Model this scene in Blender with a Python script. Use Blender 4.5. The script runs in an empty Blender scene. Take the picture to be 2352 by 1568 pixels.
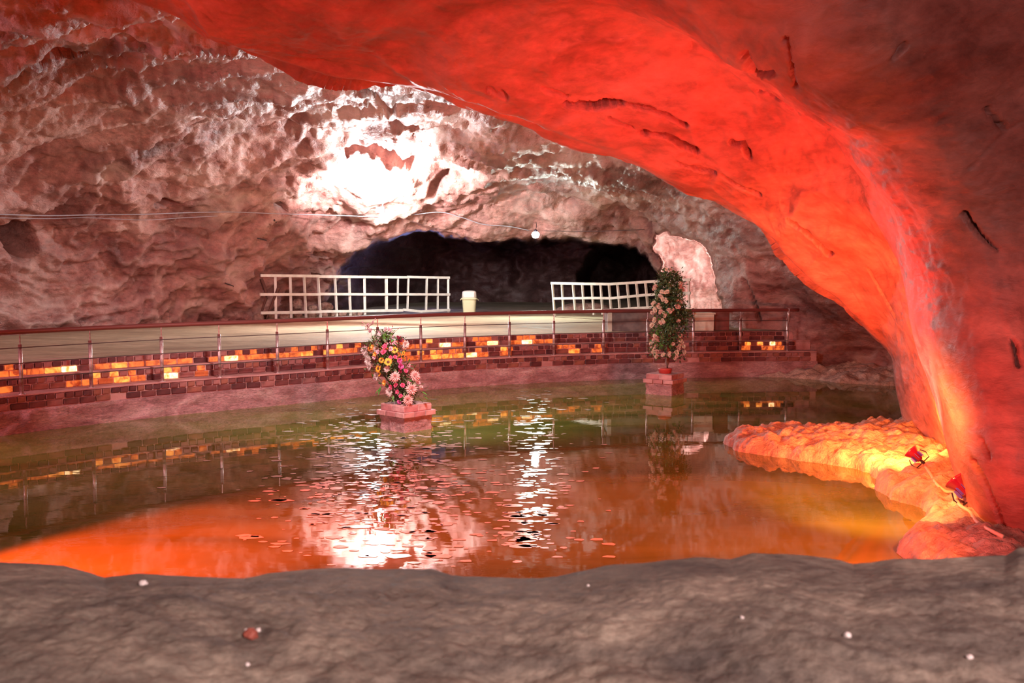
import bpy, bmesh, math, random
import numpy as np
from mathutils import Vector, Matrix, Euler
R = random.Random(7)
sc = bpy.context.scene
C = sc.collection
F = 2300.0; H = 2.74; TH = math.atan(168 / F)
SN, CS = math.sin(TH), math.cos(TH)
# ------------------------------------------------------------ camera, world, lights, exposure
cd = bpy.data.cameras.new('camera'); cam = bpy.data.objects.new('camera', cd); C.objects.link(cam)
cam.location = (0, 0, H); cam.rotation_euler = (math.pi / 2 - TH, 0, 0)
cd.sensor_width = 36; cd.lens = 36 * F / 2352; cd.clip_start = 0.05; cd.clip_end = 300
cd.dof.use_dof = True; cd.dof.focus_distance = 22; cd.dof.aperture_fstop = 9
sc.camera = cam
w = bpy.data.worlds.new('world'); sc.world = w; w.use_nodes = True
w.node_tree.nodes['Background'].inputs[0].default_value = (0.45, 0.22, 0.24, 1)
w.node_tree.nodes['Background'].inputs[1].default_value = 0.02
vs = sc.view_settings
vs.view_transform = 'Standard'; vs.look = 'None'; vs.exposure = 0.0; vs.gamma = 1; vs.use_curve_mapping = False

def ray(px, py):
    a = (px - 1176) / F; b = (784 - py) / F
    return a, CS + b * SN, -SN + b * CS
def W(px, py, Y):
    x, y, z = ray(px, py); t = Y / y
    return Vector((x * t, Y, H + z * t))
def WZ(px, py, z0):
    x, y, z = ray(px, py); t = (z0 - H) / z
    return Vector((x * t, y * t, z0))
def proj(x, y, z):
    z = z - H
    d = y * CS - z * SN; u = y * SN + z * CS
    return 1176 + F * x / d, 784 - F * u / d

def light(name, kind, loc, energy, col, size=0.3, target=None, spot=None, blend=0.5):
    l = bpy.data.lights.new(name, kind); l.energy = energy; l.color = col
    o = bpy.data.objects.new(name, l); C.objects.link(o); o.location = loc
    if kind == 'AREA': l.size = size
    else: l.shadow_soft_size = size
    if kind == 'SPOT': l.spot_size = math.radians(spot); l.spot_blend = blend
    if target is not None:
        o.rotation_euler = (Vector(target) - Vector(loc)).to_track_quat('-Z', 'Y').to_euler()
    return o
RED = (1.0, 0.078, 0.06); WHT = (1.0, 0.97, 0.98)
P_MAIN = Vector((-3.75, 28.65, 4.40))
light('main_floodlight_glow', 'SPOT', P_MAIN + Vector((-.1, .15, .28)), 3600, (0.97, 0.97, 1.0), 0.12, P_MAIN + Vector((-.15, .9, 1.6)), 168, .4)
light('main_floodlight_beam', 'SPOT', P_MAIN + Vector((0, -.12, .02)), 1900, WHT, 0.15, (-4, 17, 0.0), 168, .6)
light('main_floodlight_back', 'SPOT', P_MAIN + Vector((0, .25, -.05)), 1900, WHT, 0.15, (-1.5, 35, 0.6), 105, .8)
P_L2 = W(1230, 538, 34.0)
light('far_lamp_glow', 'SPOT', P_L2 + Vector((0, -.22, -.12)), 900, (0.88, 1.0, 0.90), 0.12, (1.2, 29, 0), 150, .7)
light('alcove_fill_glow', 'SPOT', W(1585, 600, 34.2), 1000, (1.0, .96, .95), 0.15, W(1590, 640, 38.5), 125, .6)  # added spot with no fixture, brightens the alcove walls
light('tunnel_fill_glow', 'POINT', W(960, 610, 38.8), 80, (0.22, 0.36, 1.0), 0.4)  # added unseen blue point, tints the dark tunnel interior
P_R1 = WZ(2206, 1148, 0.28); P_R2 = WZ(2098, 1062, 0.28)
light('red_floodlight_glow', 'SPOT', P_R1 + Vector((-.35, .75, .3)), 1700, RED, 0.12, W(1850, 420, 14), 140, .8)
light('red_floodlight_glow', 'SPOT', P_R2 + Vector((-.3, -.2, .3)), 900, (1.0, .24, .04), 0.12, W(2060, 760, 16), 150, .9)
light('red_ceiling_glow', 'SPOT', (0.5, 6.5, 0.8), 800, (1.0, .035, .03), 0.3, (-1.2, 11.5, 5.2), 100, 1)
light('shore_fill_glow', 'SPOT', (3.2, 9.6, 2.0), 1300, (1.0, .27, .06), 0.2, WZ(2085, 1150, 0), 80, .8)  # added spot with no fixture, turns the salt bank yellow-orange
light('red_water_beam', 'SPOT', (-5.0, 7.0, 2.4), 6000, (1.0, .06, .012), 0.05, (-3.2, 8.2, 0), 80, .25)
light('red_water_beam', 'SPOT', (4.4, 7.4, 2.2), 2000, (1.0, .13, .03), 0.1, (0.8, 10.6, 0), 84, .7)  # second beam, added out of view to redden the right-hand water
light('red_wall_beam', 'SPOT', (-1.0, 10.5, 1.3), 240, (1.0, .06, .06), 0.2, (-1.2, 22, 0.15), 30, 1)
light('pink_side_lamp', 'AREA', (-13, 10, 3.2), 900, (1.0, .46, .52), 1.5, (-9, 24, 2.0))
light('red_pillar_glow', 'SPOT', (2.6, 7.4, .9), 420, (1.0, .09, .07), 0.2, W(2345, 1000, 9.4), 62, .9)  # added spot with no fixture, reddens the right flank of the pillar
light('ledge_fill', 'SPOT', (1.0, -1.6, 4.4), 175, (1.0, 1.0, .88), .5, (-.2, 1.2, 2.2), 75, .8)  # added behind the camera to light only the ledge
light('fill_lamp_behind', 'AREA', (2.0, -2.0, 4.6), 290, (1.0, .60, .58), 1.2, (2.5, 8, 3.5))
light('hall_fill', 'SPOT', (-1.2, 13.6, 4.5), 1900, (1.0, .90, .87), 0.4, (-3, 25, 0.5), 112, .7)  # unseen fill added past the arch lip to light the chamber

# ------------------------------------------------------------ noise in numpy
def _h(i, j, k, s=0):
    n = (i.astype(np.int64) * 73856093) ^ (j.astype(np.int64) * 19349663) ^ (k.astype(np.int64) * 83492791) ^ (s * 2654435761)
    n &= 0xffffffff
    n = ((n ^ (n >> 15)) * 2246822519) & 0xffffffff
    n = ((n ^ (n >> 13)) * 3266489917) & 0xffffffff
    n ^= n >> 16
    return (n & 0xffffff) / float(0xffffff)
def vnoise(p, s=0):
    i = np.floor(p).astype(np.int64); f = p - i; f = f * f * f * (f * (f * 6 - 15) + 10)
    o = 0
    for a in (0, 1):
        for b in (0, 1):
            for c in (0, 1):
                wgt = (f[:, 0] if a else 1 - f[:, 0]) * (f[:, 1] if b else 1 - f[:, 1]) * (f[:, 2] if c else 1 - f[:, 2])
                o = o + wgt * _h(i[:, 0] + a, i[:, 1] + b, i[:, 2] + c, s)
    return o * 2 - 1
def fbm(p, octs=4, s=0, g=0.5):
    o = 0; a = 1.0; t = 0
    for k in range(octs):
        o = o + a * vnoise(p * 2.03 ** k + k * 17.3, s + k); t += a; a *= g
    return o / t
def ridged(p, octs=4, s=0):
    o = 0; a = 1.0; t = 0
    for k in range(octs):
        o = o + a * (1 - np.abs(vnoise(p * 2.1 ** k + k * 9.1, s + k)) * 2.0); t += a; a *= .5
    return o / t
def voro(p, s=0):
    i = np.floor(p).astype(np.int64); f = p - i
    d1 = np.full(len(p), 9.0); d2 = np.full(len(p), 9.0)
    for a in (-1, 0, 1):
        for b in (-1, 0, 1):
            for c in (-1, 0, 1):
                ii, jj, kk = i[:, 0] + a, i[:, 1] + b, i[:, 2] + c
                d = np.sqrt((a + _h(ii, jj, kk, s) - f[:, 0]) ** 2 + (b + _h(ii, jj, kk, s + 1) - f[:, 1]) ** 2 + (c + _h(ii, jj, kk, s + 2) - f[:, 2]) ** 2)
                m = d < d1
                d2 = np.where(m, d1, np.minimum(d2, d)); d1 = np.where(m, d, d1)
    return d1, d2
def sstep(a, b, x):
    t = np.clip((x - a) / (b - a), 0, 1); return t * t * (3 - 2 * t)

# ------------------------------------------------------------ object helpers
def tag(o, label=None, cat=None, group=None, kind=None):
    if label: o['label'] = label
    if cat: o['category'] = cat
    if group: o['group'] = group
    if kind: o['kind'] = kind
    return o
def empty(name, loc=(0, 0, 0), label=None, cat=None, group=None, kind=None):
    o = bpy.data.objects.new(name, None); C.objects.link(o); o.location = loc; o.empty_display_size = .1
    return tag(o, label, cat, group, kind)
def grid_mesh(name, V, mat, attrs=None, flip=False, keep=None, parent=None):
    n, m = V.shape[:2]
    me = bpy.data.meshes.new(name)
    idx = np.arange(n * m).reshape(n, m)
    q = np.stack([idx[:-1, :-1], idx[1:, :-1], idx[1:, 1:], idx[:-1, 1:]], -1)
    if keep is not None:
        k = keep[:-1, :-1] & keep[1:, :-1] & keep[1:, 1:] & keep[:-1, 1:]; q = q[k]
    q = q.reshape(-1, 4)
    if flip: q = q[:, ::-1]
    me.vertices.add(n * m); me.vertices.foreach_set('co', V.reshape(-1).astype(np.float32))
    me.loops.add(q.size); me.loops.foreach_set('vertex_index', q.reshape(-1).astype(np.int32))
    me.polygons.add(len(q)); me.polygons.foreach_set('loop_start', np.arange(0, q.size, 4, dtype=np.int32))
    me.update(calc_edges=True)
    me.polygons.foreach_set('use_smooth', np.ones(len(q), dtype=bool))
    for k, v in (attrs or {}).items():
        a = me.attributes.new(k, 'FLOAT', 'POINT'); a.data.foreach_set('value', v.reshape(-1).astype(np.float32))
    me.materials.append(mat)
    o = bpy.data.objects.new(name, me); C.objects.link(o)
    if parent: o.parent = parent
    return o
def normals(V):
    du = np.gradient(V, axis=0); dv = np.gradient(V, axis=1)
    n = np.cross(du, dv); return n / (np.linalg.norm(n, axis=2, keepdims=True) + 1e-9)
class MB:
    def __init__(s): s.v = []; s.f = []; s.mi = []; s.m = 0
    def add(s, vs_, fs):
        o = len(s.v); s.v += [tuple(v) for v in vs_]; s.f += [tuple(i + o for i in f) for f in fs]; s.mi += [s.m] * len(fs)
    def box(s, c, d, rot=None, jit=0):
        vv = []
        for x in (-.5, .5):
            for y in (-.5, .5):
                for z in (-.5, .5):
                    v = Vector((x * d[0], y * d[1], z * d[2]))
                    if jit: v += Vector((R.uniform(-jit, jit), R.uniform(-jit, jit), R.uniform(-jit, jit)))
                    if rot is not None: v = rot @ v
                    vv.append(v + Vector(c))
        s.add(vv, [(0, 1, 3, 2), (4, 6, 7, 5), (0, 4, 5, 1), (2, 3, 7, 6), (0, 2, 6, 4), (1, 5, 7, 3)])
    def bar(s, a, b, w_, h_):
        a = Vector(a); b = Vector(b); q = (b - a).to_track_quat('X', 'Z').to_matrix()
        s.box((a + b) / 2, ((b - a).length, w_, h_), q)
    def tube(s, pts, r, n=8, cap=True, r2=None):
        pts = [Vector(p) for p in pts]; rings = []
        for i, p in enumerate(pts):
            t = (pts[min(i + 1, len(pts) - 1)] - pts[max(i - 1, 0)]).normalized()
            q = t.to_track_quat('Z', 'Y').to_matrix()
            rr = r if r2 is None else r + (r2 - r) * i / (len(pts) - 1)
            if isinstance(r, (list, tuple)): rr = r[i]
            rings.append([p + q @ Vector((math.cos(2 * math.pi * k / n) * rr, math.sin(2 * math.pi * k / n) * rr, 0)) for k in range(n)])
        vv = [v for rg in rings for v in rg]; ff = []
        for i in range(len(pts) - 1):
            for k in range(n):
                k2 = (k + 1) % n; ff.append((i * n + k, i * n + k2, (i + 1) * n + k2, (i + 1) * n + k))
        if cap: ff.append(tuple(range(n - 1, -1, -1))); ff.append(tuple((len(pts) - 1) * n + k for k in range(n)))
        s.add(vv, ff)
    def lathe(s, prof, c=(0, 0, 0), n=20, sq=0):
        vv = []; ff = []
        for r, z in prof:
            for k in range(n):
                a = 2 * math.pi * k / n; g = 1
                if sq: g = 1 / (abs(math.cos(a)) ** sq + abs(math.sin(a)) ** sq) ** (1 / sq)
                vv.append(Vector((r * g * math.cos(a) + c[0], r * g * math.sin(a) + c[1], z + c[2])))
        for i in range(len(prof) - 1):
            for k in range(n):
                k2 = (k + 1) % n; ff.append((i * n + k, i * n + k2, (i + 1) * n + k2, (i + 1) * n + k))
        ff.append(tuple(range(n - 1, -1, -1))); ff.append(tuple((len(prof) - 1) * n + k for k in range(n)))
        s.add(vv, ff)
    def build(s, name, mats, parent=None, smooth=False, bevel=0):
        me = bpy.data.meshes.new(name); me.from_pydata(s.v, [], s.f); me.update()
        for m in (mats if isinstance(mats, (list, tuple)) else [mats]): me.materials.append(m)
        me.polygons.foreach_set('material_index', s.mi)
        if smooth: me.polygons.foreach_set('use_smooth', [True] * len(me.polygons))
        o = bpy.data.objects.new(name, me); C.objects.link(o)
        if parent: o.parent = parent
        if bevel:
            b = o.modifiers.new('b', 'BEVEL'); b.width = bevel; b.segments = 2; b.limit_method = 'ANGLE'
        return o

# ------------------------------------------------------------ materials
def mat(name, col, rough=.6, metal=0, emit=None, es=0, bump=None, var=None, spec=.5):
    m = bpy.data.materials.new(name); m.use_nodes = True; nt = m.node_tree; b = nt.nodes['Principled BSDF']
    b.inputs['Base Color'].default_value = (*col, 1); b.inputs['Roughness'].default_value = rough
    b.inputs['Metallic'].default_value = metal; b.inputs['Specular IOR Level'].default_value = spec
    tc = nt.nodes.new('ShaderNodeTexCoord')
    if var:
        n = nt.nodes.new('ShaderNodeTexNoise'); n.inputs['Scale'].default_value = var[0]; n.inputs['Detail'].default_value = 5
        nt.links.new(tc.outputs['Object'], n.inputs['Vector'])
        r = nt.nodes.new('ShaderNodeValToRGB'); r.color_ramp.elements[0].color = (*var[1], 1); r.color_ramp.elements[1].color = (*col, 1)
        r.color_ramp.elements[0].position = .38; r.color_ramp.elements[1].position = .62
        nt.links.new(n.outputs['Fac'], r.inputs[0]); nt.links.new(r.outputs[0], b.inputs['Base Color'])
    if emit:
        b.inputs['Emission Color'].default_value = (*emit, 1); b.inputs['Emission Strength'].default_value = es
    if bump:
        n = nt.nodes.new('ShaderNodeTexNoise'); n.inputs['Scale'].default_value = bump[0]; n.inputs['Detail'].default_value = 6
        nt.links.new(tc.outputs['Object'], n.inputs['Vector'])
        bp = nt.nodes.new('ShaderNodeBump'); bp.inputs['Strength'].default_value = bump[1]; bp.inputs['Distance'].default_value = bump[2]
        nt.links.new(n.outputs['Fac'], bp.inputs['Height']); nt.links.new(bp.outputs[0], b.inputs['Normal'])
    return m
def rock_mat(name, stops, scale=.5, stretch=(1, 1, 1), rot=(0, 0, 0), rough=(.3, .65), bump=((2.5, .12), (12, .03)), ridge=None, crack_and_shade=None, fine=6.0, spec=.5, veins=None):
    m = bpy.data.materials.new(name); m.use_nodes = True; nt = m.node_tree; L = nt.links.new; N = nt.nodes.new
    b = nt.nodes['Principled BSDF']; b.inputs['Specular IOR Level'].default_value = spec
    tc = N('ShaderNodeTexCoord'); mp = N('ShaderNodeMapping'); mp.inputs['Scale'].default_value = stretch; mp.inputs['Rotation'].default_value = rot
    L(tc.outputs['Object'], mp.inputs['Vector'])
    n1 = N('ShaderNodeTexNoise'); n1.inputs['Scale'].default_value = scale; n1.inputs['Detail'].default_value = 9; n1.inputs['Roughness'].default_value = .62; n1.inputs['Distortion'].default_value = .8
    L(mp.outputs[0], n1.inputs['Vector'])
    cr = N('ShaderNodeValToRGB'); e = cr.color_ramp.elements
    e[0].position, e[0].color = stops[0][0], (*stops[0][1], 1); e[1].position, e[1].color = stops[-1][0], (*stops[-1][1], 1)
    for p_, c_ in stops[1:-1]: x = e.new(p_); x.color = (*c_, 1)
    L(n1.outputs['Fac'], cr.inputs[0]); col = cr.outputs[0]
    n2 = N('ShaderNodeTexNoise'); n2.inputs['Scale'].default_value = fine; n2.inputs['Detail'].default_value = 6; n2.inputs['Roughness'].default_value = .7
    L(mp.outputs[0], n2.inputs['Vector'])
    mr = N('ShaderNodeMapRange'); mr.inputs[1].default_value = .3; mr.inputs[2].default_value = .7; mr.inputs[3].default_value = .62; mr.inputs[4].default_value = 1.3
    L(n2.outputs['Fac'], mr.inputs[0])
    mx = N('ShaderNodeMix'); mx.data_type = 'RGBA'; mx.blend_type = 'MULTIPLY'; mx.inputs[0].default_value = 1
    L(col, mx.inputs[6]); L(mr.outputs[0], mx.inputs[7]); col = mx.outputs[2]
    if ridge:
        at = N('ShaderNodeAttribute'); at.attribute_name = 'ridge'
        m2 = N('ShaderNodeMix'); m2.data_type = 'RGBA'; m2.inputs[7].default_value = (*ridge, 1)
        L(at.outputs['Fac'], m2.inputs[0]); L(col, m2.inputs[6]); col = m2.outputs[2]
    if crack_and_shade:
        at = N('ShaderNodeAttribute'); at.attribute_name = 'crack_and_shade'
        m2 = N('ShaderNodeMix'); m2.data_type = 'RGBA'; m2.inputs[7].default_value = (*crack_and_shade, 1)
        L(at.outputs['Fac'], m2.inputs[0]); L(col, m2.inputs[6]); col = m2.outputs[2]
    L(col, b.inputs['Base Color'])
    rr = N('ShaderNodeMapRange'); rr.inputs[1].default_value = .35; rr.inputs[2].default_value = .65; rr.inputs[3].default_value = rough[0]; rr.inputs[4].default_value = rough[1]
    L(n2.outputs['Fac'], rr.inputs[0]); L(rr.outputs[0], b.inputs['Roughness'])
    prev = None
    for s_, d_ in bump:
        nb = N('ShaderNodeTexNoise'); nb.inputs['Scale'].default_value = s_; nb.inputs['Detail'].default_value = 8; nb.inputs['Roughness'].default_value = .6
        nb.inputs['Distortion'].default_value = .5
        L(mp.outputs[0], nb.inputs['Vector'])
        bp = N('ShaderNodeBump'); bp.inputs['Strength'].default_value = 1; bp.inputs['Distance'].default_value = d_
        L(nb.outputs['Fac'], bp.inputs['Height'])
        if prev: L(prev, bp.inputs['Normal'])
        prev = bp.outputs[0]
    L(prev, b.inputs['Normal'])
    return m
M_cave = rock_mat('salt_rock', [(.3, (.12, .04, .034)), (.45, (.27, .105, .088)), (.57, (.40, .19, .155)), (.68, (.55, .33, .28))],
                  scale=.42, stretch=(1, .8, 1.6), rot=(0, .25, 0), rough=(.36, .66), bump=((1.6, .06), (6, .035), (22, .010)), ridge=(.62, .45, .39), crack_and_shade=(.03, .012, .012))
M_arch = rock_mat('red_salt_rock', [(.3, (.20, .055, .045)), (.48, (.40, .14, .11)), (.7, (.56, .26, .21))],
                  scale=.5, stretch=(.6, .6, 1.3), rot=(0, .7, .3), rough=(.4, .7), bump=((1.3, .03), (7, .018)), ridge=(.6, .34, .30), crack_and_shade=(.03, .01, .01), fine=4)
M_ledge = rock_mat('ledge_rock', [(.32, (.11, .10, .09)), (.5, (.25, .225, .185)), (.68, (.44, .40, .32))],
                   scale=5, stretch=(.8, 1.1, 1), rough=(.6, .9), bump=((30, .004), (110, .002)), crack_and_shade=(.05, .02, .015), fine=60, spec=.3)
M_floor = rock_mat('packed_ground', [(.3, (.27, .20, .13)), (.5, (.39, .31, .20)), (.7, (.48, .39, .27))],
                   scale=.5, stretch=(.5, 1.6, 1), rough=(.6, .9), bump=((2, .04), (12, .015)), fine=5, spec=.3)
M_shore = rock_mat('salt_crust', [(.3, (.40, .22, .17)), (.5, (.62, .42, .34)), (.7, (.85, .68, .56))],
                   scale=1.6, rough=(.4, .8), bump=((5, .08), (22, .03)), fine=9)
M_tunnel = M_cave
M_mortar = mat('pink_mortar', (.58, .30, .28), .8, bump=(30, .6, .02), var=(3, (.42, .18, .17)))
M_crust = rock_mat('wall_salt_crust', [(.3, (.32, .13, .13)), (.5, (.56, .28, .28)), (.7, (.80, .52, .50))],
                   scale=1.2, stretch=(1, 1, 3), rough=(.4, .8), bump=((8, .05), (30, .02)), fine=16)
M_brickv = [mat('salt_brick_%s' % n, c, .5, bump=(14, .5, .015), var=(7, tuple(x * .6 for x in c))) for n, c in
            (('maroon', (.17, .045, .045)), ('dark', (.10, .022, .026)), ('rust', (.30, .10, .07)), ('rose', (.34, .13, .12)))]
def glow_mat(lv):
    m = bpy.data.materials.new('lit_salt_brick'); m.use_nodes = True; nt = m.node_tree; b = nt.nodes['Principled BSDF']; N = nt.nodes.new; L = nt.links.new
    b.inputs['Base Color'].default_value = (.5, .14, .05, 1); b.inputs['Roughness'].default_value = .45
    tc = N('ShaderNodeTexCoord'); oi = N('ShaderNodeObjectInfo'); ad = N('ShaderNodeVectorMath'); ad.operation = 'ADD'
    L(tc.outputs['Object'], ad.inputs[0]); cm = N('ShaderNodeVectorMath'); cm.operation = 'SCALE'; cm.inputs[3].default_value = 37
    cb = N('ShaderNodeCombineXYZ'); L(oi.outputs['Random'], cb.inputs[0]); L(oi.outputs['Random'], cb.inputs[1]); L(cb.outputs[0], cm.inputs[0]); L(cm.outputs[0], ad.inputs[1])
    n = N('ShaderNodeTexNoise'); n.inputs['Scale'].default_value = 7; n.inputs['Detail'].default_value = 4; n.inputs['Distortion'].default_value = 1.2
    L(ad.outputs[0], n.inputs['Vector'])
    r = N('ShaderNodeValToRGB'); e = r.color_ramp.elements
    cols = {0: ((.03, .004, .001), (.20, .035, .006)), 1: ((.10, .010, .002), (.95, .20, .03)), 2: ((.8, .12, .01), (1.6, .60, .10)), 3: ((1.3, .55, .12), (3, 2.2, 1.1))}[lv]
    e[0].position = .36; e[1].position = .62; e[0].color = (*cols[0], 1); e[1].color = (*cols[1], 1)
    L(n.outputs['Fac'], r.inputs[0]); L(r.outputs[0], b.inputs['Emission Color']); b.inputs['Emission Strength'].default_value = 1.0
    return m
M_glow = [glow_mat(i) for i in range(4)]
M_rail = mat('brown_rail_paint', (.16, .04, .035), .35)
M_post = mat('steel_post', (.60, .50, .50), .35, .5, var=(8, (.3, .12, .10)))
M_wire = mat('dark_cable', (.07, .04, .04), .5)
M_white = mat('white_paint', (.86, .88, .80), .5, var=(5, (.74, .76, .66)))
M_bin = mat('cream_plastic', (.80, .80, .50), .35); M_binlid = mat('pale_lid_plastic', (.88, .88, .80), .35)
M_conc = mat('grey_plaster', (.26, .20, .18), .85, bump=(20, .4, .01), var=(6, (.18, .13, .12)))
M_pale = mat('pale_plaster', (.72, .68, .55), .8, var=(5, (.58, .52, .42)))
M_brown = mat('brown_plaster', (.25, .10, .09), .8, var=(4, (.17, .07, .06)))
M_grey = mat('grey_cable', (.33, .32, .36), .7)
M_black = mat('black_metal', (.03, .02, .03), .3, .4)
M_redglass = mat('red_lamp_glass', (.16, .006, .03), .12, spec=.8)
M_cord = mat('pale_cord', (.75, .55, .42), .5)
M_bulb = mat('lit_bulb', (1, 1, 1), .5, emit=(.85, 1, .93), es=60)
M_flood = mat('lit_floodlight', (1, 1, 1), .5, emit=(.95, .97, 1), es=60)
M_wood = mat('dead_root', (.12, .05, .035), .8)
M_iron = mat('rusty_iron', (.05, .03, .03), .7)

# ------------------------------------------------------------ main chamber shell
ctrl = [(0,772,24),(0,650,24.5),(300,650,27.5),(300,760,28),(560,680,31),(580,735,32),(700,650,34.5),(735,725,36.5),
 (0,450,22.5),(300,450,25.5),(600,500,29.8),(760,560,34),(870,430,29.8),(870,530,33.2),(0,250,18),(300,250,20.5),(600,280,24),(870,280,25.5),
 (1000,240,24),(0,60,12.5),(300,60,13.5),(430,100,15),(600,150,18),(800,190,20.5),(1100,300,25),(1200,350,27),(1300,300,24),(1100,430,31),
 (1230,500,34.5),(1000,520,34.3),(1400,450,30),(1400,530,34.5),(1500,400,26),(1480,500,32),(1560,500,29),(1630,560,28),(1700,650,27),(1700,755,27.2),(1680,710,27.4),
 (1800,700,26.6),(1870,800,25.9),(1890,860,25.6),(2040,860,25.0),(1900,650,24),(1800,550,24.5),(1650,420,24),(2000,600,21),(2300,900,18),(2300,400,17),(1800,200,18),
 (1300,0,15),(900,0,14),(1230,720,36),(1540,700,33),(1540,600,32),(1000,720,37),(-300,800,20),(-300,500,18),(-300,200,14),(2100,1000,21),(1900,900,24.2)]
pts = []; rs = []
for a, b_, Y in ctrl:
    p = W(a, b_, Y) - Vector((0, 0, H)); pts.append((math.atan2(p.x, p.y), math.atan2(p.z, math.hypot(p.x, p.y)))); rs.append(math.log(p.length))
for X, Y, Z in [(-20, 12, 3), (-20, 12, 0), (-17, 3, 3), (-15, 5, 6), (-10, 5, 7.5), (-6, 9, 7), (0, 6, 8.5), (0, 1, 9), (8, 6, 8), (14, 8, 5), (16, 7, 1), (16, 3, 5)]:
    p = Vector((X, Y, Z - H)); pts.append((math.atan2(p.x, p.y), math.atan2(p.z, math.hypot(p.x, p.y)))); rs.append(math.log(p.length))
pts = np.array(pts); rs = np.array(rs); nC = len(pts)
def tps(d): return np.where(d > 1e-9, d * d * np.log(d + 1e-12), 0)
A = np.zeros((nC + 3, nC + 3)); D = np.linalg.norm(pts[:, None] - pts[None], axis=2)
A[:nC, :nC] = tps(D) + np.eye(nC) * 2e-4; A[:nC, nC] = 1; A[:nC, nC + 1:] = pts; A[nC, :nC] = 1; A[nC + 1:, :nC] = pts.T
wts = np.linalg.solve(A, np.concatenate([rs, [0, 0, 0]]))
def sheet_r(az, el):
    q = np.stack([az.ravel(), el.ravel()], 1); o = np.empty(len(q))
    for i in range(0, len(q), 20000):
        d = np.linalg.norm(q[i:i + 20000, None] - pts[None], axis=2)
        o[i:i + 20000] = tps(d) @ wts[:nC] + wts[nC] + q[i:i + 20000] @ wts[nC + 1:]
    return np.exp(o).reshape(az.shape)
def seg_dist(px, py, poly, closed=False):
    best = np.full(px.shape, 1e9); n = len(poly)
    for i in range(n if closed else n - 1):
        (x0, y0), (x1, y1) = poly[i][:2], poly[(i + 1) % n][:2]
        dx, dy = x1 - x0, y1 - y0; t = np.clip(((px - x0) * dx + (py - y0) * dy) / (dx * dx + dy * dy + 1e-9), 0, 1)
        best = np.minimum(best, np.hypot(px - x0 - t * dx, py - y0 - t * dy))
    return best
def inside(px, py, poly):
    r = np.zeros(px.shape, bool); n = len(poly)
    for i in range(n):
        (x0, y0), (x1, y1) = poly[i], poly[(i + 1) % n]
        if y0 == y1: continue
        r ^= ((y0 > py) != (y1 > py)) & (px < (x1 - x0) * (py - y0) / (y1 - y0) + x0)
    return r
az = np.radians(np.concatenate([np.linspace(-100, -30, 50)[:-1], np.linspace(-30, 28, 600)[:-1], np.linspace(28, 85, 50)]))
el = np.radians(np.concatenate([np.linspace(-16, -6.5, 12)[:-1], np.linspace(-6.5, 15, 235)[:-1], np.linspace(15, 84, 75)]))
AZ, EL = np.meshgrid(az, el, indexing='ij')
DX, DY, DZ = np.sin(AZ) * np.cos(EL), np.cos(AZ) * np.cos(EL), np.sin(EL)
RR = sheet_r(AZ, EL)
dd = np.maximum(DY * CS - DZ * SN, .15); PX = 1176 + F * DX / dd; PY = 784 - F * (DY * SN + DZ * CS) / dd
V = np.stack([DX * RR, DY * RR, DZ * RR + H], -1)
jx = fbm(np.stack([PX / 30, PY / 30, PX * 0], -1).reshape(-1, 3), 4, 5).reshape(PX.shape) * 14
# openings: the dark tunnel and the lit alcove
OPEN = [(715,800),(735,705),(758,650),(778,622),(782,602),(845,562),(925,535),(1000,533),(1080,549),(1200,545),(1300,549),(1400,554),(1455,572),(1500,600),(1516,640),(1535,700),(1545,800)]
ALC = [(1562,800),(1556,700),(1540,650),(1522,610),(1506,570),(1506,535),(1545,532),(1600,545),(1632,590),(1650,640),(1662,690),(1664,800)]
def signed(poly, jit=1.0):
    d = seg_dist(PX, PY, poly, True); return np.where(inside(PX, PY, poly), d, -d) + jx * jit
s1 = signed(OPEN, .8); s2 = signed(ALC, .8)
base = V.copy()
Nn = normals(V); Nn *= -np.sign(np.sum(Nn * (V - np.array([0, 0, H])), 2, keepdims=True))
P = V.reshape(-1, 3); wz = np.stack([fbm(P * .45, 3, 11), fbm(P * .45, 3, 12), fbm(P * .45, 3, 13)], 1)
Q = P * np.array([.55, .62, .95]) + wz * .75
up = sstep(3.6, 5.2, P[:, 2])
ca, sa = math.cos(.5), math.sin(.5)
Q2 = np.stack([Q[:, 0] * ca + Q[:, 2] * sa, Q[:, 1], (-Q[:, 0] * sa + Q[:, 2] * ca) * 1.5], 1)
f1, f2 = voro(Q2 * 1.05, 3); g1, g2 = voro(Q2 * 2.6 + 5, 9)
rg = ridged(np.stack([P[:, 0] * .25 + P[:, 1] * .12, P[:, 1] * .5, P[:, 2] * .9], 1) + wz * .5, 4, 21)
k1, k2 = voro(Q2 * 6.0 + wz * 1.5, 15)
h = .55 * f1 * (1 - .5 * up) + .27 * g1 * (1 - .45 * up) + .11 * k1 * (1 - .4 * up) + .35 * fbm(P * .33, 3, 31) + .10 * fbm(P * 2.6, 4, 41) + .035 * fbm(P * 9, 3, 42) + .22 * rg * up + .12 * rg
rgd = np.clip((f1 / (f2 + 1e-6) - .80) * 5, 0, 1) * .5 + np.clip((g1 / (g2 + 1e-6) - .85) * 5, 0, 1) * .3
rgd = rgd * (.35 + .65 * np.clip(fbm(P * .6, 3, 51) * 2 + .4, 0, 1))
pat = np.clip(fbm(P * np.array([.5, .5, 1.1]) + 40, 5, 61) * 3.2 - .75, 0, 1)
rgd = np.clip(rgd + pat * .6, 0, .85)
h = h.reshape(PX.shape) - h.mean(); h = h * (1 - .68 * sstep(1430, 1650, PX) * sstep(330, 450, PY)) + h.mean(); fade = 1 - .6 * sstep(-30, 5, np.maximum(s1, s2))
h = (h - h.mean()) * fade
crk_and_shade = np.zeros(PX.shape)
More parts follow.
